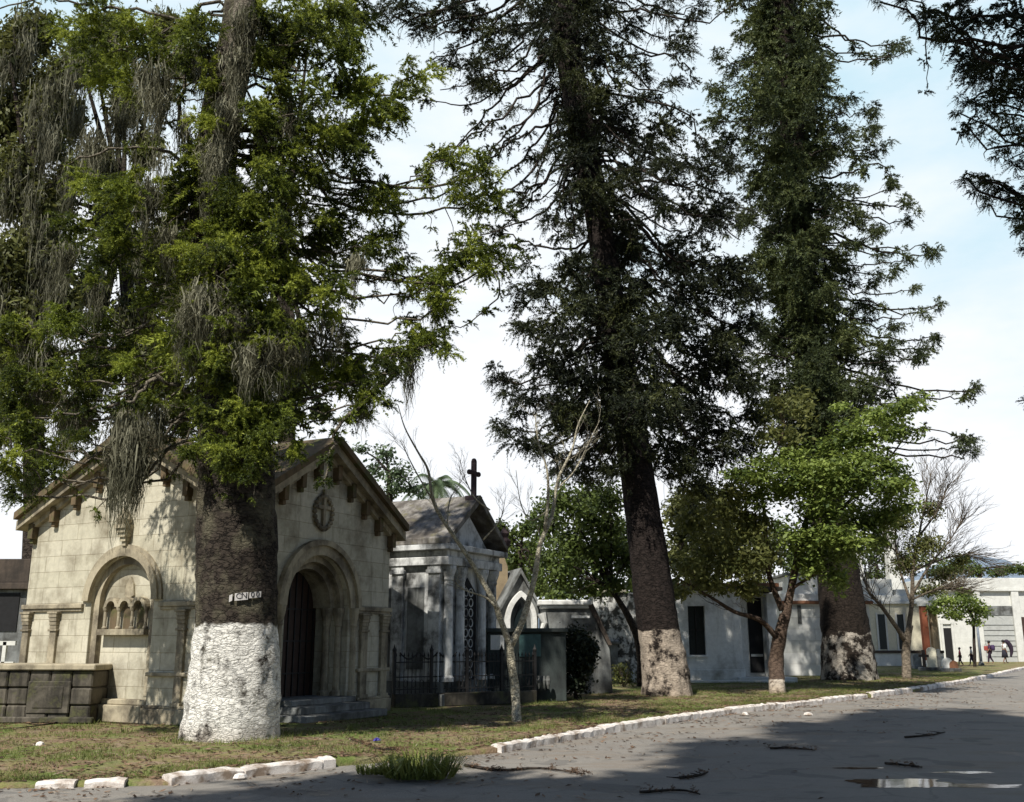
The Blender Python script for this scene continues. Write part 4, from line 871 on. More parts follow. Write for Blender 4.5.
t_ = MB(); t_.prism([(-gl+.5, 0), (-gl+1.0, 0)][:0] or [(-2.15, .9), (-1.55, .9), (-1.55, 3.0), (-2.15, 3.0)], fA, -.02, .02); t_.prism([(-1.02, .9), (-.5, .9), (-.5, 3.0), (-1.02, 3.0)], fA, -.02, .02); t_.build('panel', M['grey_stone'], gm)
t_ = MB(); yy = gw/2; t_.box(.12, .26, yy-.05, yy+.05, gr+.2, gr+1.2); t_.box(.13, .25, yy-.24, yy+.24, gr+.80, gr+.90)
for (a, b) in ((yy-.26, gr+.85), (yy+.26, gr+.85), (yy, gr+1.2)): t_.lathe((.19, a, b-.07), [(.04, 0), (.075, .04), (.075, .10), (.04, .14)], 8)
t_.box(.02, .36, yy-.2, yy+.2, gr-.02, gr+.2); t_.build('cross', M['cross'], gm, bevel=.01)
t_ = MB(); t_.lathe((.3, gw+.28, zz+.14), [(.1, 0), (.16, .08), (.2, .2), (.1, .3), (.15, .42), (.04, .58)], 10); t_.build('urn', M['cross'], gm)
# ------------------------------------------------------------------ gothic chapel
Yh = 33; xh = W(520, 642, Yh).x
ch = thing('gothic_chapel', 'small gothic tomb chapel with pointed white arch front and ochre side', 'chapel', (xh, Yh, 0), R(14))
hw = .62; t_ = MB(); t_.prism([(-hw, 0), (hw, 0), (hw, 2.6), (.35, 3.3), (0, 3.75), (-.35, 3.3), (-hw, 2.6)], fA, 0, 2.4); t_.build('wall', M['grey_stone'], ch)
def pointed(m, r0, zs, wd, a, b, z0=.6, n=10):
    # pointed arch border: half width r0
    for s in (-1, 1):
        pr = []; Rb = r0*2.2; cxx = r0-Rb
        ta = math.acos(-cxx/Rb); tb = math.acos(min(1, -cxx/(Rb-wd)))
        for i in range(n+1):
            a1 = ta*i/n; b1 = tb*i/n
            pr.append(((s*(cxx+Rb*math.cos(a1)), zs+Rb*math.sin(a1)), (s*(cxx+(Rb-wd)*math.cos(b1)), zs+(Rb-wd)*math.sin(b1))))
        for p, q in zip(pr, pr[1:]): m.prism([p[0], q[0], q[1], p[1]], fA, a, b)
        m.prism([(s*r0, z0), (s*r0, zs), (s*(r0-wd), zs), (s*(r0-wd), z0)], fA, a, b)
t_ = MB(); pointed(t_, .52, 2.25, .15, -.2, .01); t_.build('arch', M['white'], ch)
t_ = MB(); t_.prism([(-.2, .9), (.2, .9), (.2, 2.3), (0, 2.85), (-.2, 2.3)], fA, -.03, .02); t_.build('window', M['glass'], ch)
t_ = MB()
for s in (-1, 1): t_.prism([(0, 3.78), (s*(hw+.1), 2.5), (s*(hw+.1), 2.65), (0, 3.95)], fA, -.15, 2.5)
t_.build('roof', M['grey_stone'], ch)
oc = MB(); k0 = W(499, 642, 34).x-xh; oc.prism([(k0-.7, 0), (k0+.5, 0), (k0+.5, 4.05), (k0+.35, 4.45), (k0-.7, 4.45)], fA, .9, 2.6); oc.build('side_gable', M['ochre'], ch)
# grey tomb with moulded cornice and sloping side
Yk = 32; ka = W(541, 642, Yk).x; kb = W(608, 642, Yk).x
gt = thing('grey_tomb', 'grey tomb with a moulded white cornice and a sloping right side behind the dark shrub', 'tomb', ((ka+kb)/2, Yk, 0))
hwk = (kb-ka)/2; zt = W(560, 602, Yk).z
t_ = MB(); t_.prism([(-hwk, 0), (hwk+.12, 0), (hwk+.05, zt-1.35), (hwk-.55, zt-.1), (-hwk, zt-.1)], fA, 0, 2); t_.build('wall', M['grey_stone'], gt, bevel=.02)
t_ = MB(); t_.box(-hwk-.1, hwk-.5, -.18, 2.1, zt-.099, zt+.06); t_.box(-hwk-.02, hwk-.58, -.1, 2.05, zt-.2, zt-.1); t_.build('cornice', M['white'], gt, bevel=.02)
t_ = MB(); t_.tube([Vector((-hwk+.02, -.06, zt-.35)), Vector((-hwk+.12, -.06, zt-.65)), Vector((-hwk-.04, -.06, zt-1.05))], [.16, .1, .05], 10); t_.build('scroll', M['white'], gt); t_ = MB(); t_.box(-.1, .5, -.04, .01, zt-.5, zt-.42); t_.build('moulding', M['white'], gt)
t_ = MB(); t_.prism([(hwk+.0, zt-1.32), (hwk+.12, zt-1.32), (hwk-.45, zt-.05), (hwk-.6, zt-.12)], fA, -.12, 2.1); t_.build('coping', M['brown_roof'], gt)
# dark slate tomb
Ys = 28.6; sa = W(487, 642, Ys).x; sb = W(566, 642, Ys).x
sl_ = thing('slate_tomb', 'dark slate tomb with pale plaque behind the pale bare tree', 'tomb', (sa, Ys, 0))
t_ = MB(); t_.box(0, sb-sa, 0, 1.8, 0, 1.85); t_.build('body', M['slate'], sl_, bevel=.02)
t_ = MB(); t_.box(-.06, sb-sa+.06, -.1, 1.9, 1.851, 1.97); t_.build('top_slab', M['slate'], sl_, bevel=.02)
t_ = MB(); t_.box(.1, .48, -.03, .01, 1.38, 1.78); t_.build('plaque', M['white'], sl_)
t_ = MB(); t_.box(.9, 1.5, -.03, .01, 1.2, 1.8); t_.build('panel', plain('teal_panel', (.06, .12, .12), .5), sl_)
sx_ = MB()
for i in range(4): sx_.lathe((1.3+i*.13, -.3, .35), [(.02, 0), (.05, .1), (.07, .22), (.04, .34)], 8)
o = sx_.build('stone_vase_row', M['grey_stone'], sl_)
# white cap tomb behind
Yw = 42; wa = W(594, 642, Yw).x; wb = W(642, 642, Yw).x
wt = thing('white_tomb', 'tall lichen-spotted white tomb with flat cap left of the middle pine', 'tomb', (wa, Yw, 0)); zt = W(610, 589, Yw).z
t_ = MB(); t_.box(0, wb-wa, 0, 2, 0, zt-.15); t_.build('wall', stone('spotted_white', (.62, .62, .60), (.06, .06, .055), 2.2, (.46, .55)), wt, bevel=.02)
t_ = MB(); t_.box(-.12, wb-wa-.6, -.15, 2.1, zt-.149, zt+.03); t_.build('cap', M['cream'], wt, bevel=.02)
t_ = MB(); t_.box(.35, .95, -.12, -.0, 0, 1.5); t_.box(.25, 1.05, -.2, .0, 1.501, 1.62); t_.build('panel', M['grey_stone'], wt, bevel=.015)
# ------------------------------------------------------------------ iron fence on low wall
fa = G(393, 708); fb = G(535, 703)
fdir = (fb-fa); flen = fdir.length
fn_ = thing('iron_fence', 'black wrought iron fence with spiked bars in front of the grey mausoleum', 'fence', (fa.x, fa.y, 0), math.atan2(fdir.y, fdir.x))
t_ = MB(); t_.box(0, flen, -.12, .12, 0, .33); t_.build('low_wall', M['dark_stone'], fn_, bevel=.02)
t_ = MB(); nb_ = int(flen/.11)
for i in range(nb_):
    x = .05+i*flen/nb_; t_.tube([(x, 0, .33), (x, 0, 1.22)], .011, 5); t_.lathe((x, 0, 1.22), [(.012, 0), (.028, .04), (.0, .13)], 5)
for z in (.42, .72, 1.08): t_.box(0, flen, -.014, .014, z, z+.03)
for i in range(nb_//2):
    x = .1+i*2*flen/nb_; t_.tube([(x+.05*math.cos(a*math.pi/4), 0, .57+.1*math.sin(a*math.pi/4)) for a in range(9)], .008, 4, False)
t_.build('bars', M['iron'], fn_)
for i in range(5):
    x = i*flen/4; m_ = MB(); m_.box(x-.035, x+.035, -.035, .035, .33, 1.35); m_.lathe((x, 0, 1.35), [(.05, 0), (.06, .05), (.03, .1), (0, .2)], 8); m_.build('post', M['iron'], fn_)
t_ = MB()
for j in range(3):
    for i in range(6):
        pass
    x = .15+j*.55; t_.tube([(x+.5*k/8, 0, 1.33-.16*math.sin(math.pi*k/8)) for k in range(9)], .02, 6)
t_.build('chain', M['iron'], fn_)
# ------------------------------------------------------------------ white mausoleum (mid right)
Ym = 42; ma = W(672, 642, Ym).x; mb_ = W(742, 642, Ym).x; mc = W(782, 642, Ym).x; zt = W(700, 586, Ym).z
wm = thing('white_mausoleum', 'white plastered mausoleum with dark narrow window and recessed door behind the leafy tree', 'mausoleum', (ma, Ym, 0)); q1 = mb_-ma; q2 = mc-ma
zw0 = W(700, 655, Ym).z; zw1 = W(700, 606, Ym).z; wx0 = W(689, 642, Ym).x-ma; wx1 = W(706, 642, Ym).x-ma
t_ = MB(); t_.box(0, wx0, 0, 4, 0, zt-.2); t_.box(wx1, q1, 0, 4, 0, zt-.2); t_.box(wx0+.001, wx1-.001, 0, 4, 0, zw0); t_.box(wx0+.001, wx1-.001, 0, 4, zw1, zt-.2); t_.build('wall', M['white'], wm)
t_ = MB(); t_.box(wx0, wx1, .22, .3, zw0, zw1); w_ = t_.build('window', M['glass'], wm)
t_ = MB(); xm = (wx0+wx1)/2; t_.box(xm-.02, xm+.02, .17, .215, zw0, zw1); t_.box(wx0, wx1, .17, .216, (zw0+zw1)/2, (zw0+zw1)/2+.04); t_.build('frame', M['iron'], w_)
t_ = MB(); t_.box(wx0-.08, wx1+.08, -.08, .1, zw0-.08, zw0-.001); t_.build('sill', M['white'], wm)
t_ = MB(); t_.box(-.1, q1+.06, -.07, .0, 0, .5); t_.build('plinth', M['white'], wm, bevel=.02)
t_ = MB(); t_.box(q1+.001, q2, .9, 4, 0, zt-.25); t_.box(q2-.45, q2-.05, .3, .899, 0, zt-.3); t_.build('porch_wall', M['white'], wm)
t_ = MB(); dx0 = W(749, 642, Ym+.9).x-ma; dx1 = W(763, 642, Ym+.9).x-ma; t_.box(dx0, dx1, .86, .92, .35, zt-.45); d_ = t_.build('door', M['void'], wm); t_ = MB(); t_.box(dx0+.05, dx1-.05, .83, .859, 1.0, 1.1); t_.build('handle', M['white'], d_)
t_ = MB(); t_.box(-.25, q2+.1, -.25, 4.2, zt-.199, zt-.05); t_.build('cornice', M['brown_roof'], wm, bevel=.02); t_ = MB(); t_.box(-.1, q2, -.1, 4.1, zt-.049, zt+.12); t_.build('parapet', M['rust'], wm, bevel=.02)
t_ = MB(); t_.box(q1-.3, q2+.4, -.5, .89, 0, .2); t_.box(-.4, q2+.2, -.9, -.51, 0, .1); t_.build('step', M['white_far'], wm, bevel=.02)
# white stepped niche block
Yn = 50; na = W(783, 642, Yn).x; nc = W(872, 642, Yn).x; zt = W(800, 601, Yn).z
nw = thing('white_niche_block', 'long low white burial block with a rusty stepped parapet left of the slender pine', 'tomb', (na, Yn, 0)); ww = nc-na
t_ = MB(); t_.box(0, ww, 0, 4, 0, zt-.15); t_.build('wall', M['white_clean'], nw)
t_ = MB(); t_.box(-.15, ww+.15, -.2, 4.1, zt-.149, zt); t_.build('cornice', M['rust'], nw, bevel=.02)
t_ = MB(); t_.box(.1, ww, -.05, 4, zt+.001, zt+.35); t_.build('parapet', M['white'], nw, bevel=.02)
t_ = MB(); t_.box(.5, 2.6, .2, 3.8, zt+.351, zt+1.25); t_.build('attic', M['white'], nw, bevel=.02); t_ = MB(); t_.box(.4, 2.7, .1, 3.9, zt+1.251, zt+1.38); t_.build('attic_cap', M['grey_stone'], nw, bevel=.02)
t_ = MB(); t_.box(.8, .98, -.03, .01, zt-1.1, zt-.2); t_.build('plaque', M['grey_stone'], nw)
# obelisks
for px, lab, tp in ((862, 'white obelisk just right of the slender pine trunk', 525), (899, 'slightly shorter white obelisk rising behind the thin twiggy tree', 532)):
    Yo = 82; b = W(px, 642, Yo); z1 = W(px, tp, Yo).z; ob = thing('obelisk', lab, 'obelisk', (b.x, Yo, 0), 0, 'white obelisks above the tombs')
    t_ = MB(); t_.box(-.8, .8, -.8, .8, 0, 1.6); t_.box(-.95, .95, -.95, .95, 1.601, 1.8); t_.build('pedestal', M['white_far'], ob, bevel=.03)
    t_ = MB(); t_.add([(-.55, -.55, 1.8), (.55, -.55, 1.8), (.55, .55, 1.8), (-.55, .55, 1.8), (-.36, -.36, z1), (.36, -.36, z1), (.36, .36, z1), (-.36, .36, z1), (0, 0, z1+.7)], [(0,1,5,4),(1,2,6,5),(2,3,7,6),(3,0,4,7),(4,5,8),(5,6,8),(6,7,8),(7,4,8)]); t_.build('shaft', M['white_far'], ob)
# cream tomb house with windows
Yz = 70; za = W(866, 642, Yz).x; zb = W(940, 642, Yz).x; zt = W(900, 604, Yz).z; ww = zb-za
cz = thing('cream_mausoleum', 'sunlit cream and white tomb house with narrow dark windows behind the twiggy tree', 'mausoleum', (za, Yz, 0))
t_ = MB(); t_.box(0, ww, 0, 5, 0, zt); t_.build('wall', M['cream'], cz)
t_ = MB(); t_.box(-.15, ww+.15, -.2, 5.1, zt+.001, zt+.22); t_.box(0, ww, -.05, 5, zt+.221, zt+.6); t_.box(.1, 2.2, .2, 4.5, zt+.6, zt+1.7); t_.box(2.4, 3.3, .1, 4.5, zt+.6, zt+1.0); t_.build('parapet', M['white_far'], cz, bevel=.02)
for px, w2 in ((883, .5), (902, .45)):
    x = W(px, 642, Yz).x-za; m_ = MB(); m_.box(x-w2/2, x+w2/2, -.04, .01, 1.1, zt-.7); wi = m_.build('window', M['glass'], cz); m_ = MB()
    m_.box(x-w2/2-.12, x-w2/2-.001, -.07, .01, 1.0, zt-.6); m_.box(x+w2/2+.001, x+w2/2+.12, -.07, .01, 1.0, zt-.6); m_.build('frame', M['white_far'], wi)
t_ = MB(); t_.box(-.1, ww+.1, -.3, .0, .85, 1.02); t_.build('sill_band', M['brown_roof'], cz); t_ = MB(); t_.box(-.1, ww+.1, -.2, .0, 0, .849); t_.build('plinth', M['white_far'], cz, bevel=.02)
# terracotta pillars
for px, lab, mt in ((926, 'reddish terracotta pillar, left of the pair in the far row', 'terracotta'), (935, 'paler cream-edged pillar, right of the terracotta pair', 'ochre')):
    Yo = 68.6; b = W(px, 642, Yo); z1 = W(px, 606, Yo).z; ob = thing('stone_pillar', lab, 'pillar', (b.x, Yo, 0))
    t_ = MB(); t_.box(-.2, .2, -.2, .2, .4, z1); t_.build('shaft', M[mt], ob, bevel=.02); t_ = MB(); t_.box(-.27, .27, -.27, .27, 0, .4); t_.build('base', M['white_far'], ob); t_ = MB(); t_.box(-.27, .27, -.27, .27, z1, z1+.18); t_.build('cap', M['white_far'], ob)
# long white building at the right
Yd = 84; da = W(938, 642, Yd).x; zt = W(980, 578, Yd).z; lw = 26
lb = thing('long_building', 'long pale building with flat parapet and a wide grey door behind the people', 'building', (da, Yd, 0))
X_ = lambda px: W(px, 642, Yd).x-da
zl = W(990, 606, Yd).z
t_ = MB(); t_.box(0, lw, 0, 8, 0, zt-1.1); t_.build('wall', M['white_far'], lb)
t_ = MB(); t_.box(-.2, lw+.2, -.3, 8.2, zt-1.099, zt-.9); t_.box(0, lw, -.1, 8, zt-.899, zt); t_.build('parapet', M['white_far'], lb, bevel=.03)
t_ = MB(); t_.box(X_(984), X_(1016), -.12, .02, zl-.75, zl); t_.build('lintel', M['grey_stone'], lb); t_ = MB(); t_.box(X_(984), X_(1015), -.08, .02, 0, zl-.76)
dd = t_.build('door', M['doorgrey'], lb); t_ = MB()
for i in range(7): t_.box(X_(984), X_(1015), -.11, -.081, .4+i*.42, .44+i*.42)
t_.build('door_rail', M['grey_stone'], dd)
t_ = MB(); t_.box(X_(944), X_(952), -.05, .02, 0, W(948, 628, Yd).z); t_.build('side_door', M['void'], lb); t_ = MB(); t_.box(X_(941.5), X_(943.9), -.12, .02, 0, W(948, 624, Yd).z); t_.box(X_(952.1), X_(954.5), -.12, .02, 0, W(948, 624, Yd).z); t_.box(X_(941.5), X_(954.5), -.14, .02, W(948, 624, Yd).z, W(948, 620, Yd).z); t_.build('door_surround', M['white_far'], lb)
for px in (980, 1019): m_ = MB(); m_.box(X_(px)-.3, X_(px)+.3, -.25, .0, 0, zt-1.1); m_.build('pilaster', M['white_far'], lb, bevel=.02)
t_ = MB(); t_.box(X_(1021.5), X_(1027), -.04, .02, 0, W(1022, 617, Yd).z); t_.build('side_door', M['door_wood'], lb)
# pole
Yo = 72; b = W(979, 642, Yo); po = thing('lamp_pole', 'slim blue-grey metal pole standing between the walking children and adults', 'pole', (b.x, Yo, 0))
t_ = MB(); t_.tube([(0, 0, 0), (0, 0, 4.4)], [.1, .07], 10); t_.build('shaft', plain('grey_paint', (.22, .25, .30), .5), po, smooth=True); t_ = MB(); t_.lathe((0, 0, 0), [(.2, 0), (.2, .1), (.12, .25)], 12); t_.build('base', M['grey_stone'], po)
# headstones
for i, (px, py, h, mt, kind) in enumerate([(918, 664, .9, 'grey_stone', 0), (925, 666, 1.15, 'brown_roof', 1), (933, 666, 1.3, 'cream', 0), (940, 666, 1.2, 'grey_stone', 1), (948, 667, .75, 'white_far', 0), (954, 667, .6, 'rust', 0), (929, 660, 1.5, 'grey_stone', 0)]):
    b = G(px, py+5); lab = ['small grey rounded headstone, leftmost of the far cluster', 'brown stone cross beside the first grey headstone', 'cream rounded headstone in the middle of the cluster', 'grey stone cross right of the cream headstone', 'short white headstone near the dark doorway', 'low rusty-brown headstone at the right end of the cluster', 'tall grey headstone at the back of the cluster'][i]
    hs = thing('headstone', lab, 'headstone', (b.x, b.y, 0), R(random.uniform(-12, 12)), 'headstones in the far cluster')
    t_ = MB(); t_.box(-.32, .32, -.25, .25, 0, .2); t_.build('base', M['grey_stone'], hs, bevel=.02); t_ = MB()
    if kind: t_.box(-.08, .08, -.06, .06, .2, h); t_.box(-.27, .27, -.055, .055, h*.66, h*.66+.14)
    else: t_.prism([(-.25, .2), (.25, .2), (.25, h-.2)]+[(.25*math.cos(a*math.pi/8), h-.2+.2*math.sin(a*math.pi/8)) for a in range(1, 8)]+[(-.25, h-.2)], fA, -.07, .07)
    t_.build('stone', M[mt], hs, bevel=.01)
# small white distant tomb seen between twiggy tree and pine
# ------------------------------------------------------------------ tin plate with painted letters on the near trunk
tc = trunk_at(P1, 2.13); ra = .70
pt = thing('number_plate', 'small pale tin strip with worn lettering nailed to the near pine trunk', 'sign', (tc.x, tc.y, 2.30))
t_ = MB(); n = 14
for (a0, a1, z0, z1) in ((-86, -82, -.075, .03), (-79, -62, -.055, .065), (-60, -44, -.01, .085)):
    vs = []; K = 5
    for k in range(K+1):
        a = R(a0+(a1-a0)*k/K); tl = .05*k/K
        for rr, zz in ((ra, z0+tl*.5), (ra, z1+tl*.5), (ra+.012, z1+tl*.5), (ra+.012, z0+tl*.5)): vs.append((rr*math.cos(a), rr*math.sin(a), zz))
    t_.add(vs, [(k*4+q, k*4+(q+1) % 4, (k+1)*4+(q+1) % 4, (k+1)*4+q) for k in range(K) for q in range(4)]+[(3, 2, 1, 0), (K*4, K*4+1, K*4+2, K*4+3)])
t_.build('plate', plain('weathered_tin', (.52, .50, .48), .6, .25, 14), pt)
def text_mesh(txt, size, mat, parent, M4):
    cu = bpy.data.curves.new('lettering', 'FONT'); cu.body = txt; cu.size = size; cu.extrude = .002; cu.align_x = 'CENTER'; cu.align_y = 'CENTER'
    o = bpy.data.objects.new('tmp', cu); COL.objects.link(o); dg = bpy.context.evaluated_depsgraph_get(); me = bpy.data.meshes.new_from_object(o.evaluated_get(dg)); bpy.data.objects.remove(o)
    me.transform(M4); me.materials.clear(); me.materials.append(mat); q = bpy.data.objects.new('lettering', me); COL.objects.link(q); q.parent = parent
for a, txt, z in ((-74, 'C', .02), (-67, 'N', .03), (-56, '0', .05), (-49, '0', .06)):
    th = R(a); M4 = Matrix.Translation(((ra+.015)*math.cos(th), (ra+.015)*math.sin(th), z)) @ Matrix.Rotation(th+R(90), 4, 'Z') @ Matrix.Rotation(R(90), 4, 'X')
    text_mesh(txt, .13, M['iron'], pt, M4)
# ------------------------------------------------------------------ people
def skin_mesh(name, joints, edges, rads, mat, parent, sub=1):
    me = bpy.data.meshes.new(name); me.from_pydata(joints, edges, []); o = bpy.data.objects.new(name, me); COL.objects.link(o)
    sk = o.modifiers.new('skin', 'SKIN'); me.skin_vertices or None
    for i, r in enumerate(rads): me.skin_vertices[0].data[i].radius = (r, r)
    me.skin_vertices[0].data[0].use_root = True
    ss = o.modifiers.new('sub', 'SUBSURF'); ss.levels = sub; ss.render_levels = sub
    dg = bpy.context.evaluated_depsgraph_get(); m2 = bpy.data.meshes.new_from_object(o.evaluated_get(dg)); bpy.data.objects.remove(o)
    m2.materials.clear(); m2.materials.append(mat); m2.name = name
    m2.polygons.foreach_set('use_smooth', [True]*len(m2.polygons))
    q = bpy.data.objects.new(name, m2); COL.objects.link(q); q.parent = parent; return q
SK = plain('skin', (.22, .12, .08), .6); HAIR = plain('hair', (.012, .01, .009), .6)
def person(px, py, h, rot, label, top, bottom, stride=.22, arms=(0.1, -.1), skirt=False, group=None):
    b = G(px, py); rt = thing('person', label, 'person', (b.x, b.y, verge_z(b.x, b.y)), rot, group); s = h/1.7
    J = {'pel': (0,0,.95), 'ch': (0,0,1.25), 'nk': (0,0,1.45), 'hd': (0,.01,1.52), 'ht': (0,.02,1.66),
         'lh': (-.09,0,.9), 'lk': (-.09,stride*.55,.5), 'la': (-.09,stride*.8,.09), 'lt': (-.09,stride*.8+.16,.03), 'rh': (.09,0,.9), 'rk': (.09,-stride*.1,.48), 'ra': (.09,-stride,.12), 'rt': (.09,-stride+.14,.03),
         'ls': (-.18,0,1.38), 'le': (-.24,arms[0]*.5,1.10), 'lw': (-.25,arms[0]+.12,.88), 'lf': (-.25,arms[0]+.16,.78), 'rs': (.18,0,1.38), 're': (.24,arms[1]*.5,1.10), 'rw': (.25,arms[1]+.12,.88), 'rf': (.25,arms[1]+.16,.78)}
    rad = dict(pel=.13, ch=.135, nk=.055, hd=.085, ht=.085, lh=.09, lk=.06, la=.04, lt=.035, rh=.09, rk=.06, ra=.04, rt=.035, ls=.06, le=.042, lw=.03, lf=.028, rs=.06, re=.042, rw=.03, rf=.028)
    E = [('pel','ch'),('ch','nk'),('nk','hd'),('hd','ht'),('pel','lh'),('lh','lk'),('lk','la'),('la','lt'),('pel','rh'),('rh','rk'),('rk','ra'),('ra','rt'),('ch','ls'),('ls','le'),('le','lw'),('lw','lf'),('ch','rs'),('rs','re'),('re','rw'),('rw','rf')]
    def mk(name, keys, edges, mat, grow=0.0, over={}):
        ix = {k: i for i, k in enumerate(keys)}
        return skin_mesh(name, [tuple(c*s for c in over.get(k, J[k])) for k in keys], [(ix[a], ix[c]) for a, c in edges], [(rad[k]+grow)*s for k in keys], mat, rt)
    mk('body', list(J), E, SK)
    mk('shirt', ['ch', 'pel', 'ls', 'le', 'rs', 're'], [('pel','ch'),('ch','ls'),('ls','le'),('ch','rs'),('rs','re')], plain('shirt_cloth', top, .9, .15), .022)
    if skirt:
        m_ = MB(); m_.lathe((0, .02*s, .42*s), [(.24*s, 0), (.20*s, .3*s), (.16*s, .58*s)], 14); m_.build('skirt', plain('skirt_cloth', bottom, .9, .15), rt, smooth=True)
    else:
        mk('trousers', ['pel', 'lh', 'lk', 'la', 'rh', 'rk', 'ra'], [('pel','lh'),('lh','lk'),('lk','la'),('pel','rh'),('rh','rk'),('rk','ra')], plain('trouser_cloth', bottom, .9, .15), .02)
    m_ = MB(); m_.lathe((0, -.01*s, 1.57*s), [(.1*s, 0), (.115*s, .06*s), (.10*s, .13*s), (.05*s, .18*s), (0, .19*s)], 12); m_.build('hair', HAIR, rt, smooth=True)
    return rt, b, s
person(961, 666, 1.2, R(70), 'small child in dark red top walking, leftmost of the people', (.14, .02, .04), (.03, .02, .03))
person(972.5, 665.5, 1.25, R(60), 'child in white top and dark trousers walking near the grey pole', (.6, .6, .6), (.03, .02, .04))
_, b, s = person(991, 664, 1.62, R(75), 'adult in dark purple clothes walking with a red bag', (.06, .025, .06), (.03, .015, .03))
bg = thing('shoulder_bag', 'red shoulder bag carried by the adult in purple', 'bag', (b.x-.30, b.y-.1, .95)); t_ = MB(); t_.box(-.13, .13, -.08, .08, 0, .34); t_.build('bag_body', plain('red_cloth', (.30, .06, .05), .8), bg, bevel=.04); t_ = MB(); t_.tube([(-.1, 0, .34), (0, 0, .52), (.1, 0, .34)], .012, 6); t_.build('strap', plain('dark_strap', (.05, .02, .02), .8), bg)
bg = thing('backpack', 'dark purple backpack on the back of the adult in purple', 'bag', (b.x+.26, b.y, .95)); t_ = MB(); t_.lathe((0, 0, 0), [(.1, 0), (.15, .08), (.16, .3), (.1, .42)], 10); t_.build('bag_body', plain('purple_cloth', (.05, .03, .08), .8), bg, smooth=True); t_ = MB(); t_.tube([(-.12, 0, .4), (-.2, 0, .3), (-.14, 0, .05)], .015, 6); t_.build('strap', M['iron'], bg)
_, b, s = person(1005.5, 663.5, 1.68, R(-80), 'adult in white shirt and dark skirt carrying a big dark bundle', (.72, .72, .70), (.02, .02, .03), skirt=True)
bg = thing('bundle', 'big dark curved bundle over the shoulder of the adult in white', 'bundle', (b.x+.28, b.y-.05, .5))
t_ = MB(); t_.tube(catmull([(.16, 0, 0), (.26, 0, .4), (.2, 0, .8), (-.02, 0, 1.12), (-.22, 0, 1.1)], 4), lerp_list([.07, .13, .17, .16, .08], 17), 10); t_.build('cloth_roll', plain('dark_cloth', (.03, .02, .035), .9), bg, smooth=True)
# ------------------------------------------------------------------ grass, litter, tufts
def blades(n, xr, mask, h, w, mat, name, label, zfun=verge_z):
    X = rng.uniform(xr[0], xr[1], n); out = []
    D = rng.uniform(0, 1, n)**1.5*xr[2]
    for x, d in zip(X, D):
        y = kerb_y(x)+.25+d
        v = mask(x, y)
        if random.random() > v: continue
        hh = h*random.uniform(.4, 1.2)*(.5+v*.7); a = random.uniform(0, 6.28); z = zfun(x, y)-.01
        ww = w*random.uniform(.6, 1.2); lx, ly = random.gauss(0, .45)*hh, random.gauss(0, .45)*hh
        out.append([(x-math.cos(a)*ww, y-math.sin(a)*ww, z), (x+math.cos(a)*ww, y+math.sin(a)*ww, z), (x+lx, y+ly, z+hh)])
    o = tri_object(name, np.array(out), mat); tag(o, label, None, None, 'stuff'); return o
gmask = lambda x, y: max(0, min(1, (.8 if min(math.hypot(x+4.6, y-17.2), math.hypot(x-4.75, y-32)) < 1.15 else 0)+.34+1.6*mnoise.noise(Vector((x*.9, y*.9, 0)))+.6*mnoise.noise(Vector((x*3.3, y*3.3, 1)))))
o = blades(230000, (-13, 24, 12), gmask, .08, .006, M['grass'], 'grass', 'short patchy dry green grass on the verge'); o['category'] = 'grass'
# fallen leaves and needles
n = 22000; X = rng.uniform(-12, 20, n); out = []
for x in X:
    k = kerb_y(x); onroad = random.random() < .19
    if onroad:
        y = k-abs(random.gauss(0, 1))**1.5*2.6; z = -.117
        if mnoise.noise(Vector((x*.5, y*.9, 3))) < random.uniform(-.3, .25): continue
        if y < 9: continue
    else: y = k+.2+random.random()**1.7*9; z = verge_z(x, y)+.008
    s = random.uniform(.02, .07)*(1+.3*(y > 20)); a = random.uniform(0, 6.28); ca, sa_ = math.cos(a), math.sin(a); wd = random.uniform(.2, .55); t1, t2 = random.uniform(0, .02), random.uniform(0, .025)
    out.append([(x-ca*s, y-sa_*s, z), (x-sa_*s*wd, y+ca*s*wd, z+t1), (x+ca*s, y+sa_*s, z+t2), (x+sa_*s*wd, y-ca*s*wd, z+.004)])
o = tri_object('fallen_leaves', np.array(out), M['deadleaf'], None, 4); tag(o, 'brown fallen leaves scattered over verge and road', 'leaf litter', None, 'stuff')
sk = []
for i in range(900):
    x = random.uniform(-8, 20); y = kerb_y(x)-abs(random.gauss(0, 1))**1.4*3.5; onr = True
    if y < 10 or random.random() < .35: y = kerb_y(x)+.3+random.random()*5; onr = False
    z = (-.118 if onr else verge_z(x, y)+.012); a = random.gauss(0, .9); L = random.uniform(.04, .22); w_ = random.uniform(.004, .010)
    dx, dy = math.cos(a)*L, math.sin(a)*L; ux, uy = -math.sin(a)*w_, math.cos(a)*w_; kx, ky = random.gauss(0, .12)*L, random.gauss(0, .12)*L
    sk.append([(x-dx-ux, y-dy-uy, z), (x+kx-ux, y+ky-uy, z+.012), (x+kx+ux, y+ky+uy, z+.014), (x-dx+ux, y-dy+uy, z)]); sk.append([(x+kx-ux, y+ky-uy, z+.012), (x+dx-ux*.4, y+dy-uy*.4, z+.004), (x+dx+ux*.4, y+dy+uy*.4, z+.004), (x+kx+ux, y+ky+uy, z+.014)])
o = tri_object('twig_litter', np.array(sk), M['bark_brown'], None, 4); tag(o, 'small broken twigs strewn over road and verge', 'twigs', None, 'stuff')
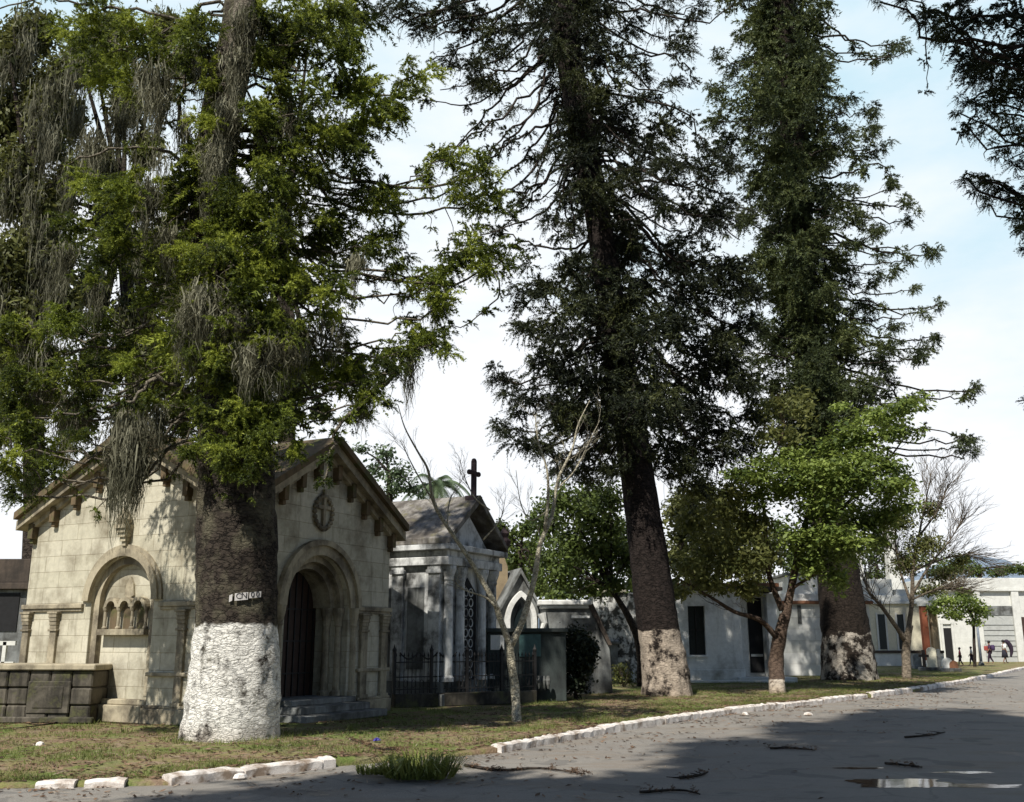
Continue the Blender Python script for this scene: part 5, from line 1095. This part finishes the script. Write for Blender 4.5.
# grass clump at the kerb opening
def grass_clump(px, py, r, h, n, label, mat='tuftgrass', name='grass_clump', w=.012):
    b = G(px, py, -.08); b.z = -.1; o = []
    for i in range(n):
        a = random.uniform(0, 6.28); rr = r*math.sqrt(random.random())*.6; L = h*random.uniform(.35, 1.25); lean = random.uniform(.3, 1.7); a2 = a+random.gauss(0, .5)
        p0 = Vector((b.x+math.cos(a)*rr, b.y+math.sin(a)*rr*.6, b.z)); dv = Vector((math.cos(a2), math.sin(a2), 0)); p1 = p0+dv*L*lean*.4+Vector((0, 0, L*.6)); p2 = p0+dv*L*lean+Vector((0, 0, L*.75*(1.2-lean*.5)))
        sd = Vector((-dv.y, dv.x, 0))*w
        o.append([p0-sd, p0+sd, p1+sd*.7, p1-sd*.7]); o.append([p1-sd*.7, p1+sd*.7, p2, p2])
    O = tri_object(name, np.array([[tuple(v) for v in q] for q in o]), M[mat], None, 4); tag(O, label, 'grass clump'); return O
grass_clump(420, 776, .75, .40, 520, 'bright green grass clump growing at the gap between the kerbs')
grass_clump(380, 772, .5, .16, 180, 'low straggling grass clump left of the bright clump')
for px, py, lab in ((352, 735, 'thin dry weed clump in the shade right of the near pine'), (127, 738, 'tiny weed sprouting before the beige mausoleum niche')):
    grass_clump(px, py, .12, .3, 50, lab, 'grass', w=.008)
for px, py, Y_, lab in ((624, 687, 0, 'yellow-green bush sprouting left of the middle pine base'), (795, 672, 0, 'low green bush in front of the white burial block'), (738, 668, 0, 'yellow weeds growing against the white mausoleum plinth')):
    b = G(px, py); rt = thing('low_bush', lab, 'bush', (b.x, b.y, 0)); sm = MB()
    for i in range(10): a = random.uniform(0, 6.28); sm.tube([b+Vector((0, 0, -.05)), b+Vector((math.cos(a)*.2, math.sin(a)*.2, .35)), b+Vector((math.cos(a)*.35, math.sin(a)*.35, .7))], [.015, .01, .005], 4)
    sm.build('stems', M['bark_grey'], rt, world=True); tri_object('foliage', np.concatenate([leafcloud(b+Vector((random.uniform(-.3, .3), random.uniform(-.2, .2), .4+random.uniform(-.2, .3))), (.35, .3, .28), 130, .11, .3, 0) for k in range(5)]), M['yellowgreen'], rt, 4)
# fallen branches and twigs on the road
def twig(pts, r, label, leaves=0, group=None):
    p0 = pts[0]; rt = thing('fallen_branch', label, 'branch', (p0.x, p0.y, p0.z), 0, group); m = MB(); q = catmull(pts, 4); m.tube(q, lerp_list([r, r*.8, r*.4], len(q)), 6, True, .3)
    for i in range(3): s = random.choice(q); m.tube([s, s+Vector((random.uniform(-.25, .25), random.uniform(-.2, .2), .02))], [r*.5, r*.2], 4)
    m.build('stem', M['bark_dark'], rt, world=True, smooth=True)
    if leaves: tri_object('dead_needles', np.concatenate([tuft(random.choice(q)+Vector((0, 0, .02)), .11, 12, 10, (0, 0, 0), zs=.25, zb=.2) for k in range(leaves)]), M['deadleaf'], rt)
zr_ = -.10
twig([G(465, 765, zr_), G(500, 770, zr_), G(540, 768, zr_), G(585, 774, zr_)], .022, 'long brown fallen branch lying across the kerb gap', 14)
twig([G(640, 792, zr_), G(680, 790, zr_), G(700, 794, zr_)], .018, 'short dark stick in the road shade near the bottom centre', 3)
twig([G(680, 778, zr_), G(700, 775, zr_), G(708, 772, zr_)], .02, 'stubby dark stick on the road just above the short stick', 2)
twig([G(905, 737, zr_), G(930, 735, zr_), G(945, 732, zr_)], .02, 'thin stick lying in the shaded road at the right', 1)
twig([G(770, 748, zr_), G(790, 748, zr_), G(815, 750, zr_)], .02, 'leafy brown twig on the sunlit strip of road', 5)
twig([G(885, 763, zr_), G(905, 765, zr_), G(922, 767, zr_)], .02, 'dark twig beside the puddle', 3)
twig([G(345, 738, 0), G(375, 748, .0), G(402, 750, .0)], .02, 'reddish dead branch on the verge right of the near pine', 16)
twig([G(60, 722, .02), G(20, 728, .02), G(-20, 730, .02)], .02, 'dry stick lying before the low stone tomb', 2)
# crumpled litter
b = G(377, 742); lt = MB()
for i in range(24):
    a = unit(rng.normal(size=3))*.07; c = unit(rng.normal(size=3))*.07; e = unit(rng.normal(size=3))*.07; lt.add([(a[0], a[1], abs(a[2])), (c[0], c[1], abs(c[2])), (e[0], e[1], abs(e[2]))], [(0, 1, 2)])
o = lt.build('plastic_wrapper', plain('violet_plastic', (.10, .09, .40), .35)); o.location = (b.x, b.y, verge_z(b.x, b.y)+.01); tag(o, 'crumpled blue-violet plastic wrapper on the verge', 'wrapper')
# small stones by the kerb
for i, (px, py) in enumerate(((455, 766), (72, 760), (40, 745), (300, 752), (240, 776), (745, 713), (808, 715))):
    b = G(px, py, -.08 if py > 750 else 0); m = MB(); m.lathe((0, 0, -.03), [(.05, 0), (.09, .03), (.07, .08), (.02, .1)], 7)
    o = m.build('stone', M['kerb' if i else 'beige_trim']); o.location = (b.x, b.y, -.10 if py > 750 else verge_z(b.x, b.y)); o.rotation_euler = (0, 0, i); o.scale = (1.2, .8, .8)
    tag(o, 'small pale loose stone lying near the kerb', 'stone', 'loose stones near the kerb')
# ------------------------------------------------------------------ light
SUN_EL, SH = R(50), Vector((-.45, -.89, 0)).normalized()
sdir = Vector((SH.x*math.cos(SUN_EL), SH.y*math.cos(SUN_EL), math.sin(SUN_EL)))
sl = bpy.data.lights.new('sun', 'SUN'); sl.energy = 5.0; sl.angle = R(.53); sl.color = (1, .95, .86); so = bpy.data.objects.new('sun', sl); COL.objects.link(so)
so.rotation_euler = sdir.to_track_quat('Z', 'Y').to_euler()
wd = bpy.data.worlds.new('World'); scene.world = wd; wd.use_nodes = True; nt = wd.node_tree; nt.nodes.clear()
out = nt.nodes.new('ShaderNodeOutputWorld'); bgn = nt.nodes.new('ShaderNodeBackground'); sky = nt.nodes.new('ShaderNodeTexSky'); sky.sky_type = 'NISHITA'; sky.sun_disc = False
sky.sun_elevation = SUN_EL; sky.sun_rotation = math.atan2(SH.x, SH.y) % (2*math.pi); sky.air_density = 1.0; sky.dust_density = .8; sky.altitude = 1400
def NN(t, **k):
    n = nt.nodes.new(t)
    for a, b in k.items(): setattr(n, a, b)
    return n
def math_(op, a, b, c=None):
    n = NN('ShaderNodeMath', operation=op); n.use_clamp = False
    for i, v in enumerate((a, b, c)):
        if v is None: continue
        if isinstance(v, (int, float)): n.inputs[i].default_value = v
        else: nt.links.new(v, n.inputs[i])
    return n.outputs[0]
tcn = NN('ShaderNodeTexCoord'); mp = NN('ShaderNodeMapping'); mp.inputs['Scale'].default_value = (1, 1, 2.6); mp.inputs['Location'].default_value = (.3, .1, 0)
nz = NN('ShaderNodeTexNoise'); nz.inputs['Scale'].default_value = 1.7; nz.inputs['Detail'].default_value = 8; nz.inputs['Roughness'].default_value = .55
nt.links.new(tcn.outputs['Generated'], mp.inputs[0]); nt.links.new(mp.outputs[0], nz.inputs['Vector'])
sep = NN('ShaderNodeSeparateXYZ'); nt.links.new(tcn.outputs['Generated'], sep.inputs[0])
def mr_(v, a, b, c, d):
    n = NN('ShaderNodeMapRange'); nt.links.new(v, n.inputs[0]); n.inputs[1].default_value = a; n.inputs[2].default_value = b; n.inputs[3].default_value = c; n.inputs[4].default_value = d; return n.outputs[0]
# bank of bright cloud low in the north-east, thinning to clear sky overhead and behind
low = mr_(sep.outputs[2], .25, .60, 1.0, .0); front = mr_(sep.outputs[1], -.05, .45, 0.0, 1.0)
bank = math_('MULTIPLY', mr_(sep.outputs[2], .60, .85, 1.0, .0), front)
white = math_('ADD', nz.outputs['Fac'], math_('MULTIPLY', low, .17))
rp = NN('ShaderNodeValToRGB'); rp.color_ramp.elements[0].position = .42; rp.color_ramp.elements[1].position = .62; nt.links.new(white, rp.inputs[0])
cc = NN('ShaderNodeMix', data_type='RGBA'); nt.links.new(rp.outputs[0], cc.inputs[0]); cc.inputs[6].default_value = (6.1, 8.2, 9.3, 1); cc.inputs[7].default_value = (9.6, 9.9, 10.3, 1)
mx = NN('ShaderNodeMix', data_type='RGBA'); nt.links.new(bank, mx.inputs[0]); nt.links.new(sky.outputs[0], mx.inputs[6]); nt.links.new(cc.outputs[2], mx.inputs[7])
nt.links.new(mx.outputs[2], bgn.inputs[0]); bgn.inputs[1].default_value = .082; nt.links.new(bgn.outputs[0], out.inputs[0])
vs = scene.view_settings; vs.view_transform = 'Standard'; vs.look = 'None'; vs.gamma = 1; vs.exposure = .35; vs.use_curve_mapping = False
scene.cycles.max_bounces = 6; scene.cycles.diffuse_bounces = 3; scene.cycles.transmission_bounces = 3; scene.cycles.use_denoising = True
